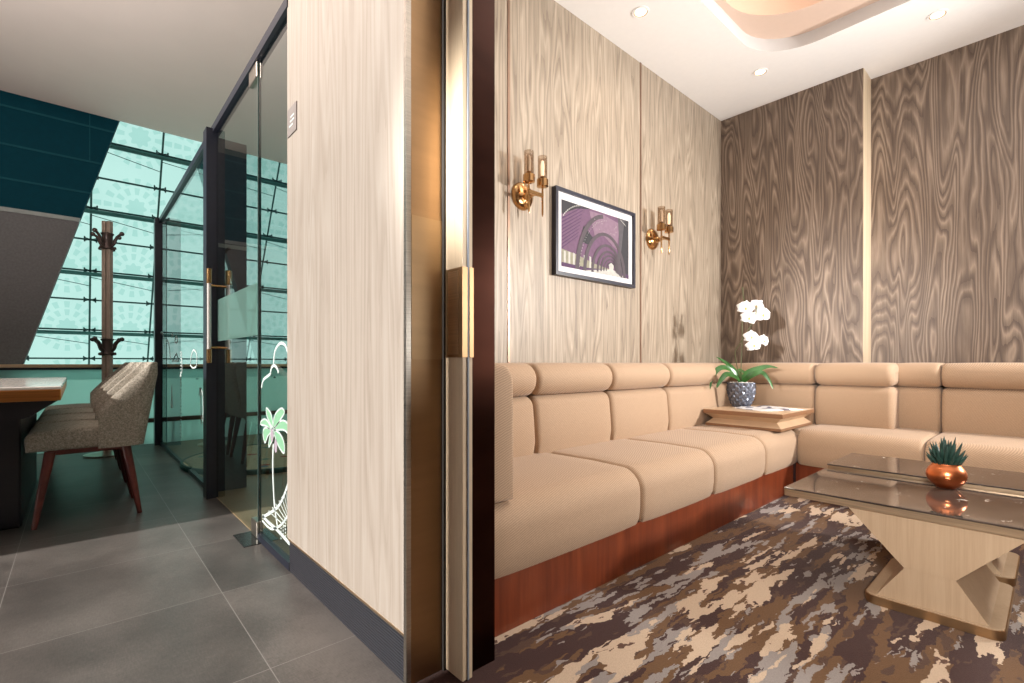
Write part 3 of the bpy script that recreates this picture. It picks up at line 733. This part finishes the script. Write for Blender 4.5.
# ------------------------------------------------------------------ coat stand
cs = thing('coat_stand', 'tall pale coat stand with dark bronze hooks by the balustrade', 'coat stand', (0.216, 5.85, 0))
cx, cy = 0.216, 5.85
bm = N()
for s_ in (-1, 1): box(bm, cx+s_*0.020-0.016, cx+s_*0.020+0.016, cy-0.02+s_*0.004, cy+0.02+s_*0.004, 0.03, 2.16, 0.003, 1)
bm.transform(Matrix.Translation((-cx, -cy, 0))); bm.transform(Matrix.Rotation(-0.8, 4, 'Z')); bm.transform(Matrix.Translation((cx, cy, 0)))
obj('pole', bm, plain('pale bronze pole', (0.42, 0.33, 0.27), 0.4, 0.3), cs)
obj('base', lathe(N(), [(0.17, 0), (0.17, 0.015), (0.06, 0.03), (0.03, 0.05)], (cx, cy, 0), 32), MAT['nickel'], cs, smooth=40)
hookm = plain('dark bronze hook', (0.085, 0.06, 0.055), 0.35, 0.5)
lat = Vector((ST, -CT, 0)); fwd = Vector((CT, ST, 0))
for z in (1.985, 1.01):
    cpt = Vector((cx, cy, z))
    col_ = obj('collar', lathe(N(), [(0.046, z-0.085), (0.052, z-0.08), (0.040, z-0.03), (0.040, z+0.04), (0.052, z+0.06), (0.046, z+0.065)], (cx, cy, 0), 16), hookm, cs, smooth=50)
    for dv in (lat, -lat, fwd, -fwd):
        bm = N(); tube(bm, spline([cpt+dv*0.03+Vector((0, 0, -0.06)), cpt+dv*0.065+Vector((0, 0, -0.03)), cpt+dv*0.085+Vector((0, 0, 0.02)), cpt+dv*0.120+Vector((0, 0, 0.05)), cpt+dv*0.13+Vector((0, 0, 0.056))], 4), 0.012, 8)
        e = cpt+dv*0.135+Vector((0, 0, 0.058)); bmesh.ops.create_uvsphere(bm, u_segments=10, v_segments=8, radius=0.020, matrix=Matrix.Translation(e))
        tube(bm, [cpt+dv*0.04+Vector((0, 0, -0.08)), cpt+dv*0.075+Vector((0, 0, -0.075))], 0.014, 8)
        obj('hook', bm, hookm, cs, smooth=50)

# ------------------------------------------------------------------ sofa
sf = thing('corner_sofa', 'long apricot fabric corner sofa on a cherry wood plinth', 'sofa', (2.5, 1.5, 0))
YF, XF = 1.14, 3.53
mapL = lambda u, p, q: (u, YF+p, q)
mapB = lambda u, p, q: (XF+p, u, q)
def seat_prof(depth): return [(0.012, 0.185), (0.0, 0.21), (-0.006, 0.26)]+arc(0.085, 0.32, 0.091, 180, 95, 7, 0.092)+[(0.25, 0.4155), (depth-0.1, 0.411), (depth, 0.405), (depth, 0.19)]
def back_prof(f, depth): return [(f+0.0, 0.39), (f-0.014, 0.47), (f-0.008, 0.56)]+arc(f+0.06, 0.635, 0.06, 175, 95, 5, 0.055)+[(depth, 0.69), (depth, 0.39)]
def roll_prof(f, depth):
    r = 0.078
    return arc(f+0.075-0.02, 0.690+0.079, r, 250, 100, 10, 0.079)+[(depth-0.05, 0.849), (depth-0.01, 0.84), (depth, 0.82), (depth, 0.697)]
def cush(name, prof, u0, u1, mp, r=0.02, puff=0.004):
    bm = N(); pillow(bm, prof, u0+0.0015, u1-0.0015, mp, r, 4, 8, puff); return obj(name, bm, MAT['fabric'], sf, smooth=60)
for a, b in zip((0.905, 1.74, 2.385, 3.03), (1.74, 2.385, 3.03, 3.60)): cush('seat_cushion', seat_prof(0.62), a, b, mapL, 0.024)
bm = N(); box(bm, 3.60, 4.08, YF+0.002, 1.8, 0.19, 0.408, 0.01, 2); obj('corner_seat', bm, MAT['fabric'], sf, smooth=60)
for a, b in zip((-0.80, -0.16, 0.49), (-0.16, 0.49, 1.139)): cush('seat_cushion', seat_prof(0.70), a, b, mapB, 0.024)
for a, b in zip((1.045, 1.65, 2.25, 2.857), (1.65, 2.25, 2.857, 3.56)):
    cush('back_cushion', back_prof(0.53, 0.84), a, b, mapL, 0.03); cush('headrest', roll_prof(0.53, 0.846), a, b, mapL, 0.03)
cush('back_cushion', back_prof(0.63, 0.84), 3.562, 3.99, mapL, 0.02); cush('headrest', roll_prof(0.63, 0.846), 3.562, 3.98, mapL, 0.02)
cush('back_cushion', back_prof(0.44, 0.77), 1.165, 1.80, mapB, 0.03); cush('headrest', roll_prof(0.44, 0.775), 1.165, 1.80, mapB, 0.03)
cush('back_cushion', back_prof(0.44, 0.77), 0.70, 1.163, mapB, 0.035); cush('headrest', roll_prof(0.44, 0.775), 0.70, 1.163, mapB, 0.04)
for a, b in zip((0.49, -0.16, -0.80), (0.745, 0.49, -0.16)):
    cush('back_cushion', back_prof(0.61, 0.985), a, b, mapB, 0.025); cush('headrest', roll_prof(0.61, 0.99), a, b, mapB, 0.025)
bm = N(); prof = [(0.900, 0.412)]+arc(0.945, 0.805, 0.045, 180, 90, 5)+arc(0.985, 0.79, 0.06, 90, 0, 6)+[(1.047, 0.6), (1.045, 0.412)]
pillow(bm, prof, 1.15, 1.975, lambda u, p, q: (p, u, q), 0.02, 4, 8); obj('armrest', bm, MAT['fabric'], sf, smooth=60)
bm = N(); box(bm, 0.90, XF+0.03, YF+0.012, 1.95, 0.004, 0.188); obj('plinth', bm, MAT['cherry'], sf)
bm = N(); box(bm, XF+0.03, 4.30, -0.8, 1.90, 0.004, 0.188); obj('plinth', bm, MAT['cherry'], sf)
bm = N(); box(bm, XF-0.005, XF+0.032, YF+0.008, YF+0.03, 0.004, 0.19); obj('plinth_corner', bm, MAT['black'], sf)

# ------------------------------------------------------------------ tray table on the sofa corner
tt = thing('tray_table', 'low wooden hourglass-edged box table on the sofa corner under the orchid', 'side table', (3.59, 1.42, 0.4185))
def frustum(bm, r0, z0, r1, z1, mi=0):
    a = [bm.verts.new((x, y, z0)) for x, y in ((r0[0], r0[2]), (r0[1], r0[2]), (r0[1], r0[3]), (r0[0], r0[3]))]
    b = [bm.verts.new((x, y, z1)) for x, y in ((r1[0], r1[2]), (r1[1], r1[2]), (r1[1], r1[3]), (r1[0], r1[3]))]
    for f in [bm.faces.new(a), bm.faces.new(b)]+[bm.faces.new((a[i], a[(i+1) % 4], b[(i+1) % 4], b[i])) for i in range(4)]: f.material_index = mi
R0 = (3.27, 3.87, 1.13, 1.645)
def ins(r, d): return (r[0]+d, r[1]-d, r[2]+d, r[3]-d)
bm = N(); frustum(bm, ins(R0, 0.012), 0.4185, ins(R0, 0.012), 0.435); obj('bottom_board', bm, MAT['box_brown'], tt)
bm = N(); frustum(bm, ins(R0, 0.016), 0.435, ins(R0, 0.05), 0.468); frustum(bm, ins(R0, 0.05), 0.468, ins(R0, 0.008), 0.502); obj('tapered_body', bm, MAT['box_wood'], tt)
bm = N(); box(bm, *R0, 0.502, 0.527); obj('top_board', bm, MAT['box_brown'], tt)
bm = N(); box(bm, R0[0]+0.004, R0[1]-0.004, R0[2]+0.004, R0[3]-0.004, 0.527, 0.530); obj('top_veneer', bm, MAT['box_wood'], tt)
ZT = 0.530
# open magazine
mg = thing('open_magazine', 'open white magazine lying on the box table before the orchid pot', 'magazine', (3.60, 1.33, ZT))
def page(bm, u0, u1, v0, v1, lift, sgn, z):
    n = 8; rows = []
    for i in range(n+1):
        t = i/n; x = u0+(u1-u0)*t; zz = z+lift*math.sin(PI*min(1, t*1.15))**1.0*(1-t*0.4)+0.001
        rows.append([bm.verts.new((x, v0, zz)), bm.verts.new((x, v1, zz)), bm.verts.new((x, v1, z-0.0005)), bm.verts.new((x, v0, z-0.0005))])
    for a, b in zip(rows, rows[1:]):
        for k in range(4): bm.faces.new((a[k], a[(k+1) % 4], b[(k+1) % 4], b[k]))
    bm.faces.new(rows[0]); bm.faces.new(rows[-1])
pm = M('printed pages'); v_ = pm.coord((1, 1, 1)); nn_ = pm.noise(v_, 14, 1); pm.base(pm.ramp(nn_, [(0.0, (0.16, 0.16, 0.22)), (0.44, (0.80, 0.78, 0.78))], 'CONSTANT')); pm = pm.set(0.4)
for nm, a, b in (('left_page', 0.0, -0.19), ('right_page', 0.0, 0.19)):
    bm = N(); page(bm, a, b, -0.13, 0.13, 0.012, 1, 0.001)
    bm.transform(Matrix.Translation((3.60, 1.33, ZT)) @ Matrix.Rotation(-0.45, 4, 'Z')); obj('page', bm, pm, mg, smooth=30)

# orchid
px_, py_ = 3.63, 1.535
po = thing('potted_orchid', 'white orchid with strappy leaves in a diamond-quilted blue grey pot', 'potted plant', (px_, py_, ZT))
def quilt_pot():
    bm = N(); n = 182; rows = 56; prof = []
    rings = []
    for j in range(rows+1):
        t = j/rows; z = ZT+0.178*t
        r = 0.054+0.042*math.sin(PI/2*min(1, t*1.25))**0.8-0.005*max(0, t-0.75)*4*0.8
        ring = []
        for i in range(n):
            a = 2*PI*i/n
            u = (a/(2*PI)*13+t*3.6) % 1; v = (a/(2*PI)*13-t*3.6) % 1
            b = min(abs(u-0.5), abs(v-0.5)); q = (0.5-max(abs(u-0.5), abs(v-0.5)))*2
            rr = r+0.012*q-0.005
            ring.append(bm.verts.new((px_+rr*math.cos(a), py_+rr*math.sin(a), z)))
        rings.append(ring)
    ring = [bm.verts.new((px_+0.086*math.cos(2*PI*i/n), py_+0.086*math.sin(2*PI*i/n), ZT+0.178)) for i in range(n)]; rings.append(ring)
    ring = [bm.verts.new((px_+0.082*math.cos(2*PI*i/n), py_+0.082*math.sin(2*PI*i/n), ZT+0.155)) for i in range(n)]; rings.append(ring)
    for a, b in zip(rings, rings[1:]):
        for i in range(n): bm.faces.new((a[i], a[(i+1) % n], b[(i+1) % n], b[i]))
    bm.faces.new(rings[0]); bm.faces.new(rings[-1]); return bm
potm = plain('blue grey glaze', (0.15, 0.165, 0.21), 0.22, 0.5, var=0.15)
pot = obj('pot', quilt_pot(), potm, po, smooth=50)
bm = N()
for i in range(60):
    a = random.uniform(0, 2*PI); r = 0.078*math.sqrt(random.random())
    bmesh.ops.create_icosphere(bm, subdivisions=1, radius=random.uniform(0.009, 0.014), matrix=Matrix.Translation((px_+r*math.cos(a), py_+r*math.sin(a), ZT+0.170)))
obj('white_pebbles', bm, plain('white pebble', (0.75, 0.73, 0.72), 0.6), po, kind='stuff')
def place(dpx, y, dd=0.0, d=3.61):
    """a point d metres ahead, dpx pixels right of the pot's axis"""
    q = Vector((px_, py_, 0))+lat*((dpx)/F*d)+fwd*dd; q.z = H-(y-363)/F*d; return q
def leaf_mesh(bm, pts, wmax, up=Vector((0, 0, 1)), cup=0.15):
    P = spline(pts, 5); n = len(P); rows = []; up = (Vector((0, 0, 0.55))-fwd*0.85).normalized()
    for i, p in enumerate(P):
        t = i/(n-1); tg = (P[min(i+1, n-1)]-P[max(i-1, 0)]).normalized(); sd = tg.cross(up)
        sd = sd.normalized() if sd.length > 0.05 else lat
        nn = sd.cross(tg)
        wd = wmax*(0.45+0.55*math.sin(PI*min(1, t*1.1+0.1)))*(1 if t < 0.8 else max(0.05, math.cos((t-0.8)/0.2*PI/2)))
        rows.append([bm.verts.new(p+sd*wd*s_+nn*cup*wd*abs(s_)+nn*h) for s_, h in ((-1, 0), (-0.5, 0), (0, -0.0), (0.5, 0), (1, 0), (0.5, -0.0025), (0, -0.003), (-0.5, -0.0025))])
    for a, b in zip(rows, rows[1:]):
        for k in range(8): bm.faces.new((a[k], a[(k+1) % 8], b[(k+1) % 8], b[k]))
    bm.faces.new(rows[0]); bm.faces.new(rows[-1])
leafm = plain('orchid leaf green', (0.03, 0.11, 0.02), 0.32, var=0.35, nscale=12)
b0 = Vector((px_, py_, ZT+0.17))
for pts in ([b0, place(-10, 370, 0.0), place(-22, 368, -0.02), place(-30, 377, -0.03), place(-33, 389, -0.04)],
            [b0, place(-8, 377, -0.05), place(-20, 374, -0.09), place(-28, 382, -0.11), place(-31, 387, -0.12)],
            [b0, place(-5, 371, 0.03), place(-12, 363, 0.05), place(-21, 357, 0.06)],
            [b0, place(6, 373, 0.0), place(18, 368, -0.02), place(26, 366.5, -0.03), place(33, 368, -0.05)],
            [b0, place(5, 376, -0.05), place(14, 372, -0.08), place(20, 379, -0.1), place(23, 388, -0.12)],
            [b0, place(3, 372, 0.08), place(10, 372, 0.12), place(18, 376, 0.15)]):
    bm = N(); leaf_mesh(bm, pts, 0.021); obj('leaf', bm, leafm, po, smooth=50)
stemm = plain('flower stem green', (0.09, 0.10, 0.035), 0.5, var=0.2)
bm = N()
tube(bm, spline([b0, place(0, 365), place(1, 340), place(3, 320, 0.03), place(5, 306, 0.02), place(2, 296, 0.0), place(1.5, 288, 0)], 5), 0.0035, 6)
tube(bm, spline([b0, place(-6, 355), place(-2, 345), place(6, 330, -0.02), place(12, 318, -0.03), place(15, 306, 0)], 5), 0.003, 6)
obj('flower_stem', bm, stemm, po, smooth=60)
petm = plain('white petal', (0.88, 0.86, 0.83), 0.6, var=0.02, Subsurface_Weight=0.1)
lipm = plain('yellow flower lip', (0.80, 0.50, 0.14), 0.5, var=0.1)
def flower(c, facing, size, roll):
    f = facing.normalized(); rgt = f.cross(Vector((0, 0, 1))).normalized(); upv = rgt.cross(f)
    bm = N()
    for ang, ln, wd in ((90, 1.0, 0.42), (210, 0.95, 0.40), (330, 0.95, 0.40), (12, 1.05, 0.62), (168, 1.05, 0.62)):
        a = math.radians(ang+roll); dr = rgt*math.cos(a)+upv*math.sin(a); sd = rgt*(-math.sin(a))+upv*math.cos(a)
        n = 7; rows = []
        for i in range(n+1):
            t = i/n; wv = wd*size*math.sin(PI*(0.08+0.92*t)**0.8)+0.002 if t < 1 else 0.004
            base_ = c+dr*(size*ln*t)+f*(0.012*math.sin(PI*t)-0.010*t*t)+(f*0.003 if wd > 0.5 else Vector())
            rows.append([bm.verts.new(base_+sd*wv*s_-f*(abs(s_)*0.006)) for s_ in (-1, -0.5, 0, 0.5, 1)]+[bm.verts.new(base_+sd*wv*s_-f*(abs(s_)*0.006+0.0012)) for s_ in (1, 0.5, 0, -0.5, -1)])
        for p, q in zip(rows, rows[1:]):
            for k in range(10): bm.faces.new((p[k], p[(k+1) % 10], q[(k+1) % 10], q[k]))
        bm.faces.new(rows[0]); bm.faces.new(rows[-1])
    o = obj('flower', bm, petm, po, smooth=60)
    bm = N(); bmesh.ops.create_uvsphere(bm, u_segments=8, v_segments=6, radius=size*0.11, matrix=Matrix.Translation(c+f*0.010-upv*size*0.10) @ Matrix.Diagonal((1, 1, 1.5, 1)))
    obj('flower_lip', bm, lipm, o, smooth=60)
for dx, y, dd, sz, rl_, fx in ((3, 309, -0.02, 0.060, 12, 0.25), (5, 319, -0.04, 0.058, 15, 0.2), (16.5, 306.5, 0.02, 0.055, 40, 0.7), (20.5, 315.5, -0.01, 0.066, -5, -0.1),
                               (8, 337.5, -0.03, 0.054, 5, 0.1), (9, 346, -0.05, 0.054, -8, 0.1), (21.5, 341, -0.01, 0.050, 20, -0.3)):
    flower(place(dx, y, dd), -fwd+lat*fx*(-1)+Vector((0, 0, 0.05)), sz, rl_)

# ------------------------------------------------------------------ coffee tables
def coffee_table(x0, x1, ztop, label):
    yb, ya = -0.16, 0.715; yc = 0.277; xc = (x0+x1)/2
    t = thing('coffee_table', label, 'coffee table', (xc, yc, 0.004), 0, 'pair of marble coffee tables')
    obj('marble_top', box(N(), x0, x1, yb, ya, ztop-0.006, ztop, 0.001, 1), MAT['marble'], t)
    obj('top_edge', box(N(), x0+0.001, x1-0.001, yb+0.001, ya-0.001, ztop-0.032, ztop-0.006, 0.001, 1), MAT['gold_edge'], t)
    zt = ztop-0.032; zw = 0.153; bx0, bx1 = x0+0.01, x1-0.05
    def hour(bm, prof):
        prism(bm, prof, bx0, bx1, lambda a, b, c: (c, a, b))
    bm = N(); prism(bm, [(yc-0.065, zw), (yc+0.065, zw), (0.505, zt), (0.05, zt)], bx0, bx1, lambda a, b, c: (c, a, b))
    obj('upper_base', bm, MAT['table_wood'], t)
    bm = N(); prism(bm, [(0.135, 0.036), (0.42, 0.036), (yc+0.065, zw), (yc-0.065, zw)], bx0+0.003, bx1-0.003, lambda a, b, c: (c, a, b))
    obj('lower_base', bm, MAT['table_wood'], t)
    bm = N(); lp = superloop((bx0+bx1)/2-0.001, yc, (bx1-bx0)/2+0.012, 0.178, 0.035, 6); prism(bm, lp, 0.005, 0.034)
    pl = obj('foot_plate', bm, MAT['brass'], t, smooth=40)
    bm = N(); lp = superloop((bx0+bx1)/2-0.001, yc, (bx1-bx0)/2+0.009, 0.175, 0.033, 6); prism(bm, lp, 0.034, 0.0365)
    obj('plate_veneer', bm, MAT['table_wood'], pl)
    return t
coffee_table(2.085, 2.600, 0.36, 'marble-topped coffee table nearest the camera, holding the copper succulent pot')
coffee_table(2.625, 3.04, 0.378, 'farther, slightly higher marble coffee table, between the near one and sofa')

# succulent in a copper pot
sx0, sy0 = 2.545, 0.285
su = thing('potted_succulent', 'spiky green succulent in a round shiny copper pot on marble table', 'potted plant', (sx0, sy0, 0.36))
prof = [(0.028, 0.0)]+[(0.026+0.036*math.sin(PI*t)**0.62, 0.004+0.096*t) for t in [0.04, 0.1, 0.2, 0.3, 0.4, 0.5, 0.6, 0.7, 0.8, 0.88]]+[(0.042, 0.097), (0.038, 0.094), (0.036, 0.085)]
prof = [(r*1.0, z) for r, z in prof]
obj('pot', lathe(N(), prof, (sx0, sy0, 0.36), 48), MAT['copper'], su, smooth=60)
bm = N()
for ring, (cnt, tilt, ln) in enumerate(((16, 54, 0.066), (15, 40, 0.082), (13, 25, 0.098), (9, 11, 0.112))):
    for i in range(cnt):
        a = 2*PI*(i+0.5*ring)/cnt+random.uniform(-0.1, 0.1); tl = math.radians(tilt+random.uniform(-5, 5)); L_ = ln*random.uniform(0.9, 1.08)
        dr = Vector((math.cos(a), math.sin(a), 0)); b_ = Vector((sx0, sy0, 0.445))+dr*0.012*(tilt/40)
        P = [b_, b_+(dr*math.sin(tl)+Vector((0, 0, math.cos(tl))))*L_*0.5, b_+(dr*math.sin(tl*0.85)+Vector((0, 0, math.cos(tl*0.85))))*L_]
        tube(bm, [P[0], P[0].lerp(P[1], 0.5), P[1], P[1].lerp(P[2], 0.5), P[2]], [0.007, 0.0085, 0.007, 0.0042, 0.0006], 6)
obj('rosette', bm, plain('succulent green', (0.02, 0.055, 0.042), 0.5, var=0.4, nscale=60), su, smooth=40)

# ------------------------------------------------------------------ framed photograph
fx0, fx1, fz0, fz1 = 2.11, 2.925, 1.375, 1.900; yw = YL
fr = thing('framed_photograph', 'black framed purple photograph of receding arches between the wall lamps', 'picture', (2.54, yw, 1.38))
bm = N()
for a in ((fx0, fx1, fz0, fz0+0.022), (fx0, fx1, fz1-0.022, fz1), (fx0, fx0+0.022, fz0+0.022, fz1-0.022), (fx1-0.022, fx1, fz0+0.022, fz1-0.022)):
    box(bm, a[0], a[1], yw-0.035, yw, a[2], a[3])
obj('frame', bm, plain('black navy frame', (0.018, 0.018, 0.03), 0.35), fr)
obj('mount', box(N(), fx0+0.02, fx1-0.02, yw-0.022, yw-0.004, fz0+0.02, fz1-0.02), plain('white mount board', (0.58, 0.555, 0.56), 0.7, var=0.01), fr)
# print, as flat layers of ink in one mesh
cols = {'bg': (0.17, 0.080, 0.155), 'dark': (0.03, 0.028, 0.036), 'arch': (0.095, 0.07, 0.085), 'purple': (0.085, 0.028, 0.10), 'pink': (0.28, 0.17, 0.24), 'white': (0.62, 0.60, 0.55), 'glow': (0.33, 0.31, 0.22), 'grey': (0.10, 0.088, 0.10)}
keys = list(cols); mats = [plain('print '+k, tuple(0.62*x for x in c), 0.75, var=0.12, nscale=40) for k, c in cols.items()]
ax0, ax1, az0, az1 = fx0+0.060, fx1-0.068, fz0+0.058, fz1-0.066
bm = N(); layer = [0]
def ink(poly, key):
    layer[0] += 1; y = yw-0.0222-0.00012*layer[0]
    pts = [(min(ax1, max(ax0, ax0+(ax1-ax0)*u)), y, min(az1, max(az0, az0+(az1-az0)*v))) for u, v in poly]
    try: f_ = bm.faces.new([bm.verts.new(p) for p in pts]); f_.material_index = keys.index(key)
    except ValueError: pass
def arch(cx_, base_, rx, rz, wd, key, a0=0, a1=180, n=26):
    o_ = [(cx_+rx*math.cos(math.radians(a0+(a1-a0)*i/n)), base_+rz*math.sin(math.radians(a0+(a1-a0)*i/n))) for i in range(n+1)]
    i_ = [(cx_+(rx-wd)*math.cos(math.radians(a0+(a1-a0)*i/n)), base_+(rz-wd*1.2)*math.sin(math.radians(a0+(a1-a0)*i/n))) for i in range(n+1)]
    for k in range(n):
        ink([o_[k], o_[k+1], i_[k+1], i_[k]], key); layer[0] -= 1
    layer[0] += 1
ink([(0, 0), (1, 0), (1, 1), (0, 1)], 'bg')
ink([(0, 1), (0, 0.78), (0.2, 0.93), (0.42, 1)], 'dark')
for i in range(9):
    ink([(0.0, 0.72-0.055*i), (0.0, 0.70-0.055*i), (0.30-0.01*i, 0.99-0.06*i), (0.30-0.01*i, 1.0-0.06*i)], 'purple')
ink([(0.38, 0.96), (0.60, 0.97), (0.86, 0.90), (0.80, 0.45), (0.60, 0.62), (0.46, 0.58)], 'pink')
ink([(0.30, 0.70), (0.46, 0.52), (0.36, 0.42), (0.24, 0.44)], 'dark')
ink([(0.82, 1), (0.84, 0.6), (0.78, 0.0), (1, 0), (1, 1)], 'grey')
ink([(0.93, 0.98), (0.86, 0.30), (0.90, 0.0), (1, 0), (1, 1)], 'dark')
ink([(0, 0.0), (0, 0.26), (0.2, 0.22), (0.45, 0.14), (0.7, 0.10), (0.7, 0)], 'glow')
for u in (0.03, 0.09, 0.15, 0.3, 0.38): ink([(u, 0.05), (u+0.025, 0.05), (u+0.025, 0.23), (u, 0.24)], 'white')
ink([(0, 0.0), (0, 0.06), (0.35, 0.05), (0.62, 0.08), (1, 0.07), (1, 0)], 'purple')
ink([(0.30, 0.0), (0.66, 0.09), (0.74, 0.10), (0.98, 0.0)], 'white')
for cx_, bs, rx, rz, wd in ((0.62, -0.05, 0.44, 1.02, 0.055),): arch(cx_, bs, rx, rz, wd, 'arch', 95, 180)
for cx_, bs, rx, rz, wd in ((0.62, -0.02, 0.33, 0.70, 0.045), (0.65, 0.0, 0.245, 0.50, 0.035), (0.675, 0.02, 0.19, 0.38, 0.028), (0.69, 0.04, 0.15, 0.29, 0.022), (0.70, 0.05, 0.115, 0.22, 0.018), (0.71, 0.06, 0.085, 0.16, 0.014)): arch(cx_, bs, rx, rz, wd, 'arch')
ink([(0.68, 0.08), (0.74, 0.08), (0.75, 0.17), (0.71, 0.21), (0.67, 0.17)], 'white')
for i in range(16):
    a = math.radians(150-i*4.4); u, v = 0.36+0.40*math.cos(a), 0.50+0.5*math.sin(a)
    if 0 < u < 0.42: ink([(u, v), (u+0.014, v+0.012), (u+0.014, v+0.034), (u, v+0.022)], 'white')
for i in range(26):
    a = math.radians(178-i*3.2); u, v = 0.62+0.452*math.cos(a)+0.06, -0.05+0.93*math.sin(a); ink([(u, v), (u+0.006, v), (u+0.006, v+0.012), (u, v+0.012)], 'white')
for i in range(12):
    u = 0.5+random.uniform(-0.08, 0.3); v = random.uniform(0.66, 0.92); ink([(u, v), (u+0.007, v), (u+0.007, v+0.01), (u, v+0.01)], 'white')
ink([(0.84, 0.98), (0.93, 0.90), (0.94, 0.88), (0.85, 0.96)], 'white')
obj('print', bm, mats, fr)

# ------------------------------------------------------------------ wall lamps
def sconce(x, z, label):
    t = thing('wall_lamp', label, 'wall lamp', (x, YL, z), 0, 'twin brass wall lamps')
    y = YL-0.112; zz = z-0.012
    bm = N(); lathe(bm, [(0.078, 0), (0.078, -0.008), (0.068, -0.022), (0.04, -0.034), (0.001, -0.038)], (x, YL, z), 32, axis='Y')
    obj('back_plate', bm, MAT['brass_pol'], t, smooth=50)
    bm = N(); tube(bm, [(x, YL-0.03, zz), (x, y, zz)], 0.011, 12); lathe(bm, [(0.022, -0.03), (0.024, -0.05), (0.016, -0.065)], (x, YL, zz), 20, axis='Y')
    box(bm, x-0.055, x+0.055, y-0.008, y+0.008, zz-0.010, zz+0.010, 0.002, 1); obj('arm', bm, MAT['brass_pol'], t, smooth=40)
    for s_ in (-1, 1):
        xr = x+s_*0.052
        bm = N(); lathe(bm, [(0.002, zz-0.115), (0.0055, zz-0.10), (0.0055, zz+0.05)], (xr, y, 0), 10)
        rod = obj('rod', bm, MAT['brass_pol'], t, smooth=40)
        bm = N(); lathe(bm, [(0.010, zz+0.045), (0.032, zz+0.05), (0.032, zz+0.088), (0.029, zz+0.088), (0.029, zz+0.06), (0.013, zz+0.06), (0.013, zz+0.105), (0.009, zz+0.108)], (xr, y, 0), 24)
        obj('cup', bm, MAT['brass_pol'], t, smooth=40)
        bm = N(); lathe(bm, [(0.0265, zz+0.064), (0.0265, zz+0.215), (0.0245, zz+0.215), (0.0245, zz+0.064), (0.0265, zz+0.064)], (xr, y, 0), 24, cap=False)
        obj('glass_shade', bm, MAT['clear'], t, smooth=40)
        bm = N(); lathe(bm, [(0.007, zz+0.105), (0.010, zz+0.12), (0.011, zz+0.17), (0.007, zz+0.19), (0.001, zz+0.196)], (xr, y, 0), 12)
        obj('bulb', bm, MAT['bulb'] if s_ > 0 else plain('unlit bulb', (0.75, 0.68, 0.6), 0.3), t, smooth=50)
sconce(1.866, 1.785, 'twin brass wall lamp left of the framed photograph')
sconce(3.185, 1.768, 'twin brass wall lamp right of the framed photograph')

# ------------------------------------------------------------------ downlights
def downlight(x, y, z, label, power=5):
    t = thing('ceiling_downlight', label, 'ceiling light', (x, y, z), 0, 'recessed ceiling downlights')
    bm = N(); lathe(bm, [(0.052, z), (0.052, z-0.004), (0.042, z-0.005), (0.041, z+0.0)], (x, y, 0), 32, cap=False)
    obj('trim_ring', bm, MAT['white_paint'], t, smooth=30)
    bm = N(); lathe(bm, [(0.041, z-0.003), (0.036, z-0.0015)], (x, y, 0), 32, cap=False); obj('reflector', bm, MAT['gold_edge'], t)
    bm = N(); lathe(bm, [(0.036, z-0.002), (0.001, z-0.0025)], (x, y, 0), 24, cap=False); obj('lens', bm, MAT['lamp'], t)
    lamp('downlight_lamp', 'SPOT', (x, y, z-0.03), power, WARM, (0, 0, -1), spot_size=1.9, spot_blend=0.8, shadow_soft_size=0.05)
for (x, y), lb in (((2.60, 1.71), 'small round downlight nearest the framed photograph wall'), ((3.80, 1.467), 'small round downlight near the corner of the two wood walls'),
                   ((4.0, 0.489), 'small round downlight right of the ceiling recess'), ((1.45, 1.6), 'small round downlight above the left end of the sofa'), ((4.0, -0.7), 'small round downlight above the far right of the sofa')):
    downlight(x, y, LZ, lb)
